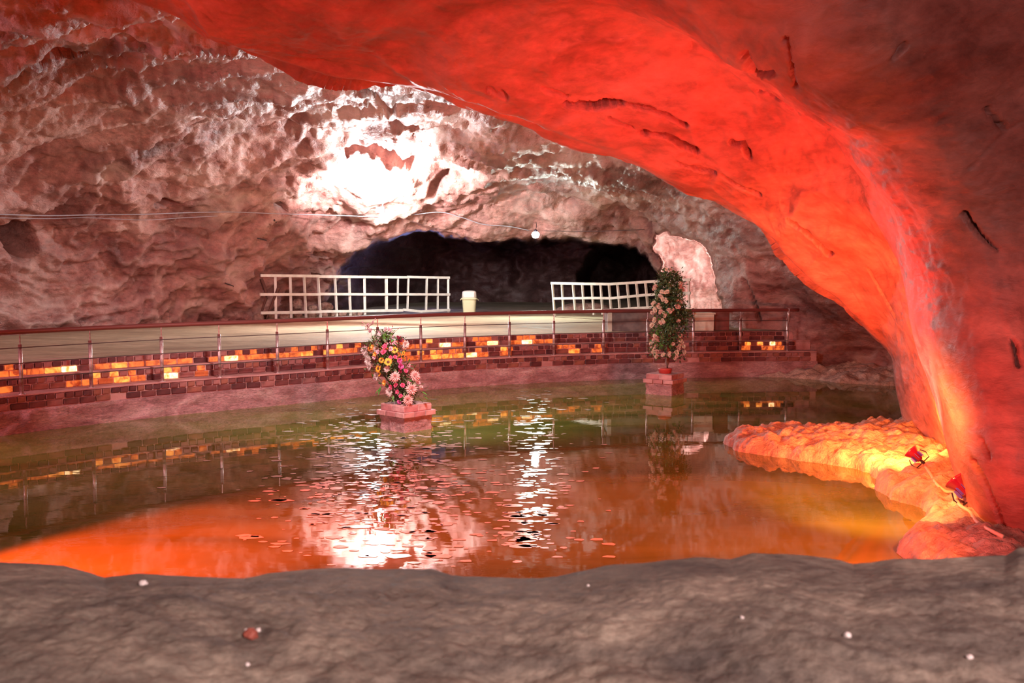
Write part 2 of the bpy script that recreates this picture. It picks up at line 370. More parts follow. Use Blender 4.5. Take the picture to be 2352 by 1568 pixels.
def pit(x, y, rx, ry, an, dep, dark=.5):
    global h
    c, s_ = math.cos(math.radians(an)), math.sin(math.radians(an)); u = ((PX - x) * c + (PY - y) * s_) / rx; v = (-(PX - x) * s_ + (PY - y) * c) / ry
    k = 1 - sstep(.55, 1.05, np.hypot(u, v) + jx * .012); h = h - dep * k; crk_and_shade[:] = np.maximum(crk_and_shade, k * dark)
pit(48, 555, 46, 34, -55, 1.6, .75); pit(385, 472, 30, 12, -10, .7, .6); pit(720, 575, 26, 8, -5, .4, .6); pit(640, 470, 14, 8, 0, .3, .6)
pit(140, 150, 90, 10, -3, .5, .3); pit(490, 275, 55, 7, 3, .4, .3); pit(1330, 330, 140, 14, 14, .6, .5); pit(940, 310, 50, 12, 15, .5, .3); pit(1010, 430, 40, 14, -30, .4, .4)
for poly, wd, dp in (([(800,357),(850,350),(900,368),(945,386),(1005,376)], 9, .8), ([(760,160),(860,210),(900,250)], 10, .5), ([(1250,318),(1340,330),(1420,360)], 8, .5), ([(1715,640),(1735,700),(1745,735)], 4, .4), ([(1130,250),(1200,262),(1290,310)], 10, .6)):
    k = 1 - sstep(.3, 1.3, seg_dist(PX, PY, poly) / wd); h = h - dp * k; crk_and_shade = np.maximum(crk_and_shade, .55 * k)
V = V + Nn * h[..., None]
d3 = V - np.array([0, 0, H]); r3 = np.linalg.norm(d3, axis=2)
rt = 50 + 4 * fbm((base * .12).reshape(-1, 3), 3, 71).reshape(PX.shape) - 13 * (1 - sstep(760, 1060, PX + (PY - 600) * .5)) + 9 * sstep(-14, 14, 95 - np.hypot((PX - 1450) * .9, (PY - 640) * 1.05) + jx)
ra = 38.5 + 0 * RR
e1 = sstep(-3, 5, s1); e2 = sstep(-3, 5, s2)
nr = r3 + (rt - r3) * e1; nr = nr + (np.maximum(ra + .5 * h, 20) - nr) * e2
crk_and_shade = np.maximum(crk_and_shade, .78 * e1 * (1 - e2)); tint = fbm((base * .8).reshape(-1, 3), 4, 81).reshape(PX.shape)  # tunnel rock darkened in colour, standing in for its lack of light
nr = nr + e1 * tint * 1.5 + e2 * (1 - e1) * tint * .7
V = d3 / r3[..., None] * nr[..., None] + np.array([0, 0, H])
shell = grid_mesh('ceiling', V, M_cave, {'ridge': rgd.reshape(PX.shape), 'crack_and_shade': crk_and_shade})
tag(shell, 'pinkish brown scalloped salt rock of the far chamber, walls and roof round the dark tunnel', 'cave rock', kind='structure')
def on_wall(px, py, off=.4):
    i = np.argmin((PX - px) ** 2 + (PY - py) ** 2 + (DY < 0) * 1e9); p = Vector(V.reshape(-1, 3)[i]); d = (p - Vector((0, 0, H)))
    return W(px, py, p.y * (1 - off / d.length))

# ------------------------------------------------------------ near arch
T = [ # C1 edge, C2, C3 crease, C4 outer
 ((2110,1130,16.0),(2285,1290,12.6),(2335,1420,9.5),(3300,1500,8.6)),
 ((2083,1000,16.3),(2215,1100,12.8),(2308,1260,9.6),(3300,1250,8.6)),
 ((2060,890,16.3),(2150,940,13.4),(2285,1080,10.0),(3300,1000,8.6)),
 ((2045,812,16.2),(2115,780,13.6),(2250,860,10.4),(3300,750,8.6)),
 ((1990,760,16.1),(2075,620,13.6),(2222,660,10.7),(3300,500,8.6)),
 ((1920,690,15.9),(2010,500,13.5),(2180,510,10.8),(3300,300,8.6)),
 ((1860,650,15.8),(1945,410,13.3),(2130,410,10.7),(3300,100,8.6)),
 ((1800,588,15.7),(1880,330,13.1),(2085,310,10.5),(3250,-100,8.5)),
 ((1760,538,15.5),(1810,270,12.9),(2040,250,10.3),(3200,-250,8.4)),
 ((1650,452,15.2),(1710,180,12.6),(1975,160,10.0),(3000,-450,8.2)),
 ((1560,422,15.0),(1610,120,12.3),(1920,80,9.7),(2800,-600,8.0)),
 ((1400,346,14.5),(1480,50,11.8),(1870,-20,9.4),(2500,-800,7.6)),
 ((1280,298,14.1),(1350,0,11.4),(1750,-150,8.9),(2150,-900,7.1)),
 ((1200,262,13.7),(1230,-20,11.0),(1550,-260,8.4),(1800,-1000,6.5)),
 ((1100,234,13.3),(1100,-50,10.6),(1300,-350,7.9),(1300,-1050,5.0)),
 ((990,204,12.9),(970,-60,10.3),(1100,-420,7.5),(1000,-1100,4.9)),
 ((850,192,12.4),(830,-70,9.9),(850,-500,7.1),(700,-1200,4.8)),
 ((750,180,12.0),(700,-90,9.6),(650,-550,6.9),(400,-1250,4.7)),
 ((640,142,11.5),(580,-120,9.3),(450,-600,6.7),(100,-1300,4.6)),
 ((520,98,10.9),(450,-160,8.9),(250,-650,6.5),(-300,-1350,4.5)),
 ((430,40,10.3),(330,-220,8.5),(0,-700,6.3),(-700,-1400,4.4)),
 ((250,-15,9.7),(120,-280,8.1),(-300,-800,6.1),(-1200,-1450,4.3)),
 ((0,-80,9.0),(-200,-380,7.6),(-700,-900,5.9),(-1700,-1450,4.2)),
 ((-600,-220,8.2),(-800,-480,7.0),(-1400,-1000,5.4),(-2600,-1400,4.0)),
]
rows = []
for kk, (c1, c2, c3, c4) in enumerate(T):
    if kk >= 2: c3 = (c3[0], c3[1], c3[2] * .94)
    w1, w2, w3, w4 = W(*c1), W(*c2), W(*c3), W(*c4)
    out = w1 - Vector((-6, 0, .2)); out.y = 0; out = out.normalized()
    w0 = w1 + out * 1.1 + Vector((0, 1.5, 0)) ; w00 = w1 + out * 3.6 + Vector((0, 2.6, 0))
    w5 = Vector((w4.x * 1.15, -2.5, w4.z)); 
    rows.append([w00, w0, w1, w2, w3, w4, w5])
G = np.array([[list(p) for p in r] for r in rows])
def catmull(Pc, n, axis, weights=None):
    Pc = np.moveaxis(Pc, axis, 0); k = len(Pc)
    t = weights if weights is not None else np.linspace(0, k - 1, n)
    i = np.clip(np.floor(t).astype(int), 0, k - 2); f = (t - i).reshape((-1,) + (1,) * (Pc.ndim - 1))
    g = lambda j: Pc[np.clip(j, 0, k - 1)]
    p0, p1, p2, p3 = g(i - 1), g(i), g(i + 1), g(i + 2)
    o = .5 * ((2 * p1) + (-p0 + p2) * f + (2 * p0 - 5 * p1 + 4 * p2 - p3) * f ** 2 + (-p0 + 3 * p1 - 3 * p2 + p3) * f ** 3)
    return np.moveaxis(o, 0, axis)
tw = np.concatenate([np.linspace(0, 1, 12)[:-1], np.linspace(1, 2, 70)[:-1], np.linspace(2, 3, 110)[:-1], np.linspace(3, 4, 110)[:-1], np.linspace(4, 5, 110)[:-1], np.linspace(5, 6, 20)])
AV = catmull(catmull(G, 720, 0), None, 1, tw)
An = normals(AV); An *= -np.sign(np.sum(An * (AV - np.array([0, 6, 1.0])), 2, keepdims=True))
P = AV.reshape(-1, 3)
wz = np.stack([fbm(P * .4, 3, 111), fbm(P * .4, 3, 112), fbm(P * .4, 3, 113)], 1)
# stretch along the arch: parameter t as a coordinate
tt = np.repeat(np.linspace(0, 1, 720), len(tw)).reshape(720, -1); ss = np.tile(tw, (720, 1))
SP = np.stack([tt * 9, ss * 2.6, ss * 0], -1).reshape(-1, 3) + wz * .9
hr = ridged(SP, 4, 121); v1, v2 = voro(P * .8 + wz, 131)
h = .34 * fbm(P * .4, 2, 141) + .07 * hr + .05 * v1 + .02 * fbm(P * 3, 4, 151) + .012 * fbm(P * 11, 3, 161)
h = (h - h.mean()).reshape(tt.shape) * (.25 + .75 * sstep(.2, 3.0, AV[..., 2]))
d_ = AV[..., 1] * CS - (AV[..., 2] - H) * SN; d_ = np.where(d_ > .3, d_, 1e3)
apx = 1176 + F * AV[..., 0] / d_; apy = 784 - F * (AV[..., 1] * SN + (AV[..., 2] - H) * CS) / d_
act = (ss > 1.9)
ck = np.zeros(tt.shape); jj = fbm(np.stack([apx / 18, apy / 18, apx * 0], -1).reshape(-1, 3), 3, 171).reshape(tt.shape)
for poly, wd, dp in (([(1300,228),(1360,232),(1420,225),(1480,240),(1530,258),(1575,285)], 6, .30), ([(1480,310),(1530,318),(1560,340),(1600,358)], 8, .3),
    ([(1400,262),(1450,290)], 4, .12), ([(1660,405),(1700,430),(1740,455)], 4, .2), ([(1812,508),(1850,550),(1898,605)], 7, .4), ([(1680,330),(1705,335),(1722,362)], 8, .22), ([(1740,215),(1790,240),(1830,270)], 5, .2),
    ([(1735,100),(1760,140),(1790,142)], 8, .15), ([(1820,70),(1835,120),(1845,170)], 6, .12), ([(1980,640),(2010,690),(2045,735)], 4, .15), ([(2215,490),(2250,540),(2290,570)], 6, .15),
    ([(2270,250),(2310,300)], 5, .12), ([(1120,180),(1160,195)], 8, .1), ([(2225,1060),(2262,1130),(2300,1215)], 5, .35), ([(2330,780),(2345,830)], 8, .15), ([(2240,1010),(2262,1050)], 4, .15), ([(1590,100),(1640,130),(1700,135)], 7, .05),
    ([(2040,110),(2060,90)], 9, .08), ([(2225,385),(2290,320),(2340,285)], 4, .02), ([(1240,180),(1300,205)], 6, .08), ([(1560,385),(1640,400)], 5, .1)):
    k = (1 - sstep(.2, 1.25, seg_dist(apx, apy, poly) / wd + jj * .8)) * act; h = h - dp * k; ck = np.maximum(ck, min(.85, dp * 2.6) * k)  # slits cut in, the dark of their hollows also put into colour
fadeE = 1 - .75 * np.exp(-((ss - 2) / .10) ** 2)
AV = AV + An * (h * fadeE)[..., None]
rgd = np.clip(hr * 1.6 - .9, 0, 1) * .5 + np.clip(fbm(P * 1.1 + 9, 5, 181) * 3 - .8, 0, 1) * .4
arch = grid_mesh('rock_arch', AV, M_arch, {'ridge': rgd.reshape(tt.shape), 'crack_and_shade': ck})
tag(arch, 'huge smooth salt rock arch and pillar lit vivid red, spanning the near side of the pool', 'rock arch', kind='structure')

# ------------------------------------------------------------ foreground ledge
EDGE = [(-900,1290),(0,1292),(90,1295),(150,1300),(200,1315),(240,1328),(300,1320),(330,1318),(400,1325),(560,1328),(620,1318),(700,1310),(800,1305),(880,1308),(990,1307),(1040,1322),(1100,1325),(1200,1328),(1280,1327),(1330,1316),(1400,1302),(1500,1295),(1600,1282),(1680,1285),(1730,1272),(1800,1274),(1870,1280),(1930,1290),(1960,1300),(2010,1296),(2050,1288),(2140,1290),(2240,1282),(2310,1280),(2340,1262),(2400,1258),(3300,1250)]
nx, ny = 620, 260
ex = np.interp(np.linspace(0, 1, nx), [0, .06, .94, 1], [-900, -30, 2390, 3300]); ey = np.interp(ex, [e[0] for e in EDGE], [e[1] for e in EDGE])
LV = np.zeros((nx, ny, 3)); YE = 1.62
vv = np.concatenate([np.linspace(-1, 0, 50)[:-1], np.linspace(0, 1, 170)[:-1], np.linspace(1, 2, 42)])
for i in range(nx):
    e = W(ex[i], ey[i], YE); x1 = e.x / YE
    for j, v in enumerate(vv):
        if v <= 0:
            k = -v; LV[i, j] = (x1 * (YE + .5 * k ** .8), YE + .5 * k ** .8, e.z - 2.9 * k ** 1.6 - .10 * k ** .5 * 1)
        elif v <= 1:
            Y = YE - .75 * v; LV[i, j] = (x1 * Y, Y, 2.264 + (e.z - 2.264) * math.exp(-v * 5) - .012 * v + .010 * math.sin(v * 3.1))
        else:
            Y = .87 - 3.2 * (v - 1); LV[i, j] = (x1 * .87 * (1 + 1.5 * (v - 1)), Y, 2.252)
P = LV.reshape(-1, 3)
h = .035 * fbm(P * 2.2, 2, 201) + .010 * fbm(P * 9, 3, 202) + .006 * fbm(P * 40, 4, 203)
g1, g2 = voro(P * np.array([6, 12, 6]) + fbm(P * 4, 2, 204)[:, None] * .8, 205)
lump = sstep(.55, 1.3, (P[:, 0] * .9 + 0.35) * 0 + (1 - np.abs(P[:, 0] - .05) / .55)) * sstep(1.35, 1.1, P[:, 1]) if False else np.clip(1 - np.hypot((P[:, 0] - .05) / .45, (P[:, 1] - 1.05) / .25), 0, 1)
h = h - .03 * g1 * np.clip(lump * 2, 0, 1)
fe = np.abs(np.tile(vv, (nx, 1))); h = h.reshape(nx, ny) * (.22 + .78 * sstep(0, .35, fe))
LV[..., 2] += h
dk = np.clip((.30 - g1) * 5, 0, 1) * np.clip(lump * 2, 0, 1) * .6
ledge = grid_mesh('rock_ledge', LV, M_ledge, {'crack_and_shade': np.clip(dk, 0, 1).reshape(nx, ny)}, flip=True)
tag(ledge, 'grey brown rough rock ledge across the bottom of the view, in front of the pool', 'rock ledge', kind='structure')
def on_ledge(px, py):
    a = np.array(proj(LV[..., 0], LV[..., 1], LV[..., 2])); m = (LV[..., 1] > .5) & (LV[..., 1] < YE)
    i = np.argmin(np.where(m, (a[0] - px) ** 2 + (a[1] - py) ** 2, 1e12)); return Vector(LV.reshape(-1, 3)[i])

# ------------------------------------------------------------ pool edge curve
COP = [(-260,938),(0,912),(210,892),(370,877),(500,868),(600,862),(755,850),(840,843),(950,832),(1060,826),(1170,821),(1270,817),(1386,812.5),(1487,811),(1592,810),(1700,808),(1808,807),(1876,807)]
cp = np.array([list(WZ(a, b_, .63))[:2] for a, b_ in COP])
for _ in range(2):
    cp[1:-1] = cp[1:-1] * .6 + (cp[:-2] + cp[2:]) * .2
cc = catmull(cp, 400, 0)
sl = np.concatenate([[0], np.cumsum(np.linalg.norm(np.diff(cc, axis=0), axis=1))]); TOT = sl[-1]
def at(s_, off=0):
    x = np.interp(s_, sl, cc[:, 0]); y = np.interp(s_, sl, cc[:, 1]); e = .25
    tx = np.interp(min(s_ + e, TOT), sl, cc[:, 0]) - np.interp(max(s_ - e, 0), sl, cc[:, 0]); ty = np.interp(min(s_ + e, TOT), sl, cc[:, 1]) - np.interp(max(s_ - e, 0), sl, cc[:, 1])
    n = math.hypot(tx, ty); tx /= n; ty /= n
    return Vector((x - ty * off, y + tx * off)), math.atan2(ty, tx)
def strip(name, o0, o1, z0, z1, m, parent=None, s0=0, s1=None, top=True, rough=0, nz=2):
    s1 = s1 or TOT; n = int((s1 - s0) / .12); prof = [(o0, z0 + (z1 - z0) * k / nz) for k in range(nz + 1)] + ([(o0 + (o1 - o0) * .5, z1), (o1, z1)] if top else [])
    vv = np.zeros((n, len(prof), 3))
    for i in range(n):
        for j, (o, z) in enumerate(prof):
            p, _ = at(s0 + (s1 - s0) * i / (n - 1), o); vv[i, j] = (p.x, p.y, z)
    if rough:
        q = vv.reshape(-1, 3); hh = fbm(q * 3, 4, 301) * rough
        vv[..., 1] -= np.abs(hh.reshape(n, -1))
    return grid_mesh(name, vv, m, parent=parent)
SPANS = {
 't2s': [(0,33,.9),(35,73,1),(74,110,1),(111,146,2),(148,185,3),(220,256,1),(257,283,2),(283,300,1),(300,326,.6),(327,358,1),(360,392,1),(392,420,.4),(424,456,1),(487,516,1),(518,547,3),(548,562,.6),(574,601,.6),(603,631,1),(633,659,1.4),(664,684,1),(685,713,2),(714,730,.6),(738,764,2),(764,791,1),(797,815,1),(816,830,.5),(850,864,1),(880,895,1),(936,957,.8),(959,982,1.2),(1004,1029,3),(1051,1066,1),(1102,1121,1),(1124,1148,3),(1171,1185,1),(1196,1220,3),(1221,1243,1),(1245,1268,1.4),(1269,1284,.5)],
 't2h': [(18,33,.6),(540,560,.6),(576,592,1),(678,690,1),(716,728,.8),(776,788,1.8),(822,834,1),(905,925,.7),(975,998,1.5),(1090,1110,.6),(1118,1133,.7),(1190,1199,1),(1208,1228,.7)],
 't1s': [(0,31,.6),(150,174,.5),(175,186,1),(187,208,1.2),(212,223,1.4),(224,258,.4),(259,281,2.2),(281,295,1.4),(311,328,1.4),(329,353,1.2),(377,396,2.6),(397,423,2),(430,447,.4),(455,480,.4),(919,934,1),(940,960,.5),(968,985,1.4),(986,1009,2.2),(1010,1033,2.3),(1055,1064,2),(1067,1080,2.8),(1081,1105,2.9),(1107,1127,1.4),(1152,1167,1.3),(1170,1180,.6),(1319,1343,1.9),(1348,1360,.6),(1366,1383,1.4),(1387,1396,2.5),(1698,1711,1),(1758,1784,1.1),(1785,1815,.6)],
 't1h': [(222,239,2.4),(254,271,2.2),(292,304,1),(376,386,2.2),(406,420,.5),(459,473,.7),(919,945,1),(965,975,1.5),(990,1003,2),(1008,1014,1),(1037,1060,1.3),(1094,1112,1),(1149,1164,2),(1170,1184,1.3),(1285,1300,.7),(1305,1322,1),(1364,1382,1.2),(1707,1721,2.2),(1740,1754,2.2),(1762,1776,2.6),(1776,1800,1.4),(1830,1845,.8)]}
bm_cache = {}
def brick_mesh(L, h_, key, mi):
    k = (key, mi)
    if k in bm_cache: return bm_cache[k]
    me = bpy.data.meshes.new('brick'); b = bmesh.new(); bmesh.ops.create_cube(b, size=1); bmesh.ops.scale(b, vec=(L, .10, h_), verts=b.verts)
    bmesh.ops.bevel(b, geom=list(b.edges), offset=.010, segments=1, affect='EDGES')
    for v in b.verts: v.co += Vector((R.uniform(-.004, .004), R.uniform(-.004, .004), R.uniform(-.004, .004)))
    b.to_mesh(me); b.free(); me.materials.append(mi); bm_cache[k] = me; return me
def courses(parent, off, ztop, key, seed, s1):
    rr = random.Random(seed)
    for row, hh, L, zc in (('h', .092, .142, ztop - .055 - .012), ('s', .102, .276, ztop - .180)):
        s_ = .3 + rr.random() * .1; sp = SPANS.get(key + row, [])
        while s_ < s1:
            l2 = L * rr.uniform(.94, 1.06); p, a = at(s_ + l2 / 2, off); px, py = proj(p.x, p.y, zc)
            if px > -25:
                lv = None
                for x0, x1, g in sp:
                    if x0 - 1 <= px <= x1 + 1: lv = g; break
                if lv is None: m_ = rr.choices(M_brickv, (5, 3, 2, 2))[0]; kk = (row, m_.name, rr.randrange(3))
                else: m_ = M_glow[min(3, int(lv + .5))]; kk = (row, 'g%d' % min(3, int(lv + .5)), rr.randrange(2))
                if lv is None and row == 's' and rr.random() < .08 and key == 'pw': s_ += l2 + .012; continue
                me = brick_mesh(L, hh, kk, m_)
                o = bpy.data.objects.new('brick', me); C.objects.link(o); o.parent = parent
                po, _ = at(s_ + l2 / 2, off + .038 + rr.uniform(-.006, .006)); o.location = (po.x, po.y, zc); o.rotation_euler = (0, 0, a); o.scale = (l2 / L, 1, 1)
            s_ += l2 + .021
pw = tag(strip('pool_wall', 0.012, .52, .30, .618, M_mortar, s0=0), 'low curved pool wall of dark red salt bricks with crusted base at the waterline', 'pool wall')
cpg = strip('coping', -.012, .50, .618, .634, M_mortar, pw)
cr_ = strip('salt_crust', -.03, .1, -.2, .385, M_crust, pw, rough=.17, nz=14)
courses(pw, -.01, .63, 'pw', 3, TOT - .2)
st1 = tag(strip('lower_step', .512, .90, .60, .868, M_mortar), 'lower step of salt bricks behind the railing, some bricks glowing orange', 'brick step')
strip('ledge_slab', .495, .88, .865, .880, M_mortar, st1); courses(st1, .49, .868, 't1', 5, TOT - .5)
st2 = tag(strip('upper_step', .80, 1.2, .84, 1.098, M_mortar), 'upper step of salt bricks edging the beige floor, with glowing orange and white bricks', 'brick step')
courses(st2, .775, 1.104, 't2', 8, TOT - .7)

# floor behind the steps
n, m_ = 300, 90; FV = np.zeros((n, m_, 3))
for i in range(n):
    p, _ = at(TOT * i / (n - 1), .79)
    far = Vector((p.x * 2.6 + (i / n - .5) * 6, 64))
    for j in range(m_):
        t = (j / (m_ - 1)) ** 1.6; FV[i, j] = (p.x + (far.x - p.x) * t, p.y + (far.y - p.y) * t, 1.104)
fp = FV.reshape(-1, 3); FV[..., 2] += (fbm(fp * .5, 3, 401) * .05 + fbm(fp * 2.5, 3, 402) * .012).reshape(n, m_) * sstep(0, .12, np.linspace(0, 1, m_))[None] 
fl = tag(grid_mesh('floor', FV, M_floor), 'flat beige packed ground between the brick steps and the tunnel', 'ground', kind='structure')
# left continuation of the ground
L0 = Vector(FV[0, 0]); 
lf = np.zeros((40, 60, 3))
for i in range(40):
    for j in range(60): lf[i, j] = (L0.x - 12 + 12 * i / 39, 0, 0); 
for i in range(40):
    for j in range(60):
        x = L0.x * (2.2 - 1.2 * i / 39); q = FV[0, int(j * (m_ - 1) / 59)]; lf[i, j] = (q[0] - (1 - i / 39) * 14, q[1] - (1 - i / 39) * 3, 1.104)
grid_mesh('ground_edge', lf, M_floor, parent=fl)

# ------------------------------------------------------------ water
def water_mat():
    m = bpy.data.materials.new('pool_water'); m.use_nodes = True; nt = m.node_tree; b = nt.nodes['Principled BSDF']; N = nt.nodes.new; L = nt.links.new
    b.inputs['Roughness'].default_value = .015; b.inputs['IOR'].default_value = 1.40; b.inputs['Specular IOR Level'].default_value = .5
    tc = N('ShaderNodeTexCoord'); mp = N('ShaderNodeMapping'); mp.inputs['Scale'].default_value = (.16, .55, 1); L(tc.outputs['Object'], mp.inputs['Vector'])
    n = N('ShaderNodeTexNoise'); n.inputs['Scale'].default_value = 1.2; n.inputs['Detail'].default_value = 6; n.inputs['Distortion'].default_value = .6; L(mp.outputs[0], n.inputs['Vector'])
    r = N('ShaderNodeValToRGB'); e = r.color_ramp.elements; e[0].position = .34; e[0].color = (.09, .115, .018, 1); e[1].position = .68; e[1].color = (.21, .24, .05, 1)
    L(n.outputs['Fac'], r.inputs[0]); L(r.outputs[0], b.inputs['Base Color'])
    mp2 = N('ShaderNodeMapping'); mp2.inputs['Scale'].default_value = (.8, 1.6, 1); L(tc.outputs['Object'], mp2.inputs['Vector'])
    n2 = N('ShaderNodeTexNoise'); n2.inputs['Scale'].default_value = 3.0; n2.inputs['Detail'].default_value = 3; L(mp2.outputs[0], n2.inputs['Vector'])
    bp = N('ShaderNodeBump'); bp.inputs['Strength'].default_value = 1; bp.inputs['Distance'].default_value = .0007; L(n2.outputs['Fac'], bp.inputs['Height']); L(bp.outputs[0], b.inputs['Normal'])
    return m
wm = MB(); wm.add([(-19, 1, 0), (15, 1, 0), (15, 27, 0), (-19, 27, 0)], [(0, 1, 2, 3)])
tag(wm.build('pool_water', water_mat()), 'still olive green pool water mirroring the cave', 'water', kind='stuff')
# floating salt flakes
fk = MB()
for k in range(1300):
    c = R.choice((0, 0, 0, 1))
    py = R.triangular(905, 1310, 1000) if c == 0 else R.uniform(895, 1260)
    sp_ = (75 + (py - 900) * .28) if c == 0 else 34
    px = R.gauss((850 + (py - 900) * .12) if c == 0 else 1222, sp_)
    if k % 9 == 0: px = R.uniform(700, 1400)
    p = WZ(px, py, .004)
    if math.hypot(p.x + 1.83, p.y - 17) < .6: continue
    r0 = R.uniform(.015, .055) * (1 if k % 5 else 1.6); nn = 7; sx = R.uniform(1, 2.2)
    vv = [(p.x + math.cos(2 * math.pi * i / nn) * r0 * sx * R.uniform(.6, 1.2), p.y + math.sin(2 * math.pi * i / nn) * r0 * R.uniform(.6, 1.2), .004) for i in range(nn)]
    fk.add(vv, [tuple(range(nn))])
tag(fk.build('salt_flakes', mat('salt_flake', (.62, .56, .48), .22)), 'thin white salt flakes drifting on the water under the lamp reflections', 'salt', kind='stuff')

# ------------------------------------------------------------ red-lit shore under the pillar
SH = [(1662,1016),(1700,1036),(1790,1050),(1850,1058),(1960,1076),(2000,1086),(2012,1112),(2050,1148),(2110,1166),(2128,1190),(2105,1215),(2080,1245),(2078,1268),(2100,1310),(2300,1420),(2440,1420),(2420,1250),(2350,1110),(2250,1000),(2100,978),(1960,995),(1880,1004),(1760,1003),(1700,1006)]
shw = [(WZ(a, b_, 0).x, WZ(a, b_, 0).y) for a, b_ in SH]
gx = np.linspace(2.6, 11.5, 330); gy = np.linspace(7.5, 17.5, 330); GX, GY = np.meshgrid(gx, gy, indexing='ij')
P = np.stack([GX, GY, GX * 0], -1).reshape(-1, 3)
jt = fbm(P * 2.2, 4, 501).reshape(GX.shape)
dsh = np.where(inside(GX, GY, shw), 1, -1) * seg_dist(GX, GY, shw, True) + jt * .16
v1, v2 = voro(P * 3.2, 503); v3, _ = voro(P * 8, 505)
lum = (.10 * (1 - v1) + .04 * (1 - v3)).reshape(GX.shape) + .05 * fbm(P * 7, 4, 506).reshape(GX.shape)
Z = np.where(dsh > 0, .05 + .17 * np.sqrt(np.clip(dsh, 0, 1)) + .10 * sstep(.6, 2.2, dsh), dsh * .9) + lum * sstep(-.05, .15, dsh) * 1.3
shore_o = tag(grid_mesh('salt_shore', np.stack([GX, GY, Z], -1), M_shore, {'ridge': Z * 0}), 'crusty salt bank glowing red and orange at the foot of the pillar', 'shore', kind='structure')
# pale bank at far right under the cave wall
gx = np.linspace(5.6, 11.5, 200); gy = np.linspace(20.5, 28, 160); GX, GY = np.meshgrid(gx, gy, indexing='ij')
B2 = [(WZ(a, b_, 0).x, WZ(a, b_, 0).y) for a, b_ in [(1740,866),(1800,866),(1860,872),(1950,879),(2050,886),(2300,900),(2300,850),(1880,845),(1800,855)]]
P = np.stack([GX, GY, GX * 0], -1).reshape(-1, 3)
ds = np.where(inside(GX, GY, B2), 1, -1) * seg_dist(GX, GY, B2, True) + fbm(P * 1.5, 4, 511).reshape(GX.shape) * .3
Z = np.where(ds > 0, .28 * np.sqrt(np.clip(ds, 0, 2)), ds * .8) + (.12 * fbm(P * 4, 4, 512).reshape(GX.shape)) * sstep(-.1, .3, ds)
tag(grid_mesh('far_bank', np.stack([GX, GY, Z], -1), M_shore, {'ridge': Z * 0}), 'pale salt crusted bank at the waterline right of the brick pool wall', 'shore', kind='structure')

# ------------------------------------------------------------ railing
rail = empty('railing', (0, 0, 0), 'long steel railing with brown handrail and cables along the curved pool wall', 'railing')
def s_of(px, off, z):
    a, b_ = 0, TOT
    for _ in range(40):
        m2 = (a + b_) / 2; p, _a = at(m2, off)
        if proj(p.x, p.y, z)[0] < px: a = m2
        else: b_ = m2
    return a
PXS = [-65, 50, 210, 373, 505, 638, 753, 868, 967, 1068, 1170, 1272, 1386, 1487, 1592, 1700, 1808]
RO = .10; RZ = 1.685
pb = MB(); pb.tube([(0, 0, 0), (0, 0, .84)], .032, 12); pb.tube([(0, 0, 0), (0, 0, .012)], .06, 12)
pin = MB(); pin.tube([(0, 0, .82), (0, 0, RZ - .63)], .011, 8)
p0 = pb.build('post', M_post, rail, True); q0 = pin.build('pin', M_post, p0)
for i, px in enumerate(PXS):
    if i == 0: po, pn = p0, q0
    else:
        po = p0.copy(); C.objects.link(po); po.parent = rail; pn = q0.copy(); C.objects.link(pn); pn.parent = po
    p, a = at(s_of(px, RO, .63), RO); po.location = (p.x, p.y, .632)
ss_ = np.linspace(.05, s_of(1835, RO, RZ), 120)
hr_ = MB(); hr_.tube([(*at(s_, RO)[0], RZ) for s_ in ss_], .042, 10); hr_.build('handrail', M_rail, rail, True)
for z in (.90, 1.16, 1.42):
    cb = MB(); cb.tube([(*at(s_, RO - .034)[0], z) for s_ in np.linspace(.05, s_of(1808, RO, z), 120)], .0085, 6); cb.build('cable', M_wire, rail, True)
kb = MB(); p, a = at(s_of(1812, RO, RZ), RO); kb.tube([(p.x, p.y - .01, RZ - .3), (p.x, p.y - .01, RZ + .04)], .036, 10); kb.build('end_knuckle', M_post, rail, True)['label'] = 'bright steel knuckle at the right end'

# ------------------------------------------------------------ white fences
def fz(x, y): return 580 + x / 4.356, 610 + y / 4.356
LY = lambda px: 31.1 + (px - 598) / 434 * 5.6
f = empty('lattice_fence', WZ(800, 728, 1.1), 'left white wooden lattice fence of uneven posts before the tunnel mouth', 'fence', 'white fences at the tunnel mouth')
def fbar(f_, name, p, q, dfun, th, mt=None):
    a = W(*p, dfun(p[0])); b_ = W(*q, dfun(q[0])); mb = MB(); mb.bar(a, b_, .05, th)
    o = mb.build(name, mt or M_white); loc = f_.location.copy(); o.data.transform(Matrix.Translation(-loc)); o.parent = f_; return o
for segs in ([(82,98),(665,104)], [(655,108),(1125,112)], [(1105,112),(1555,116)], [(1550,112),(1860,119)], [(1850,119),(1972,120)],
             [(75,287),(680,287)], [(670,283),(1330,287)], [(1300,285),(1975,288)],
             [(85,472),(690,462)], [(680,458),(1140,452)], [(1140,452),(1505,446)], [(1510,440),(1695,458)], [(1695,456),(1975,442)]):
    fbar(f, 'rail', fz(*segs[0]), fz(*segs[1]), LY, .088)
for x0, x1, y1, th in ((228,236,530,.075), (378,388,522,.075), (515,536,518,.075), (655,680,516,.08), (824,844,508,.075), (966,980,498,.08), (1120,1126,490,.08), (1338,1340,445,.10), (1455,1450,450,.075), (1560,1550,432,.075), (1744,1736,445,.09), (1856,1852,440,.075), (1958,1960,465,.08)):
    p, q = fz(x0, 112), fz(x1, y1); a = W(*p, LY(p[0]) + .05); b_ = W(*q, LY(q[0]) + .05); mb = MB(); mb.bar(a, b_, th, .05) if False else mb.bar(a, b_, th, .045)
    o = mb.build('post', M_white); o.data.transform(Matrix.Translation(-f.location)); o.parent = f
def gz(x, y): return 1240 + x / 5.345, 610 + y / 5.345
RY = lambda px: 33.6 - (px - 1265) / 320 * 4.6
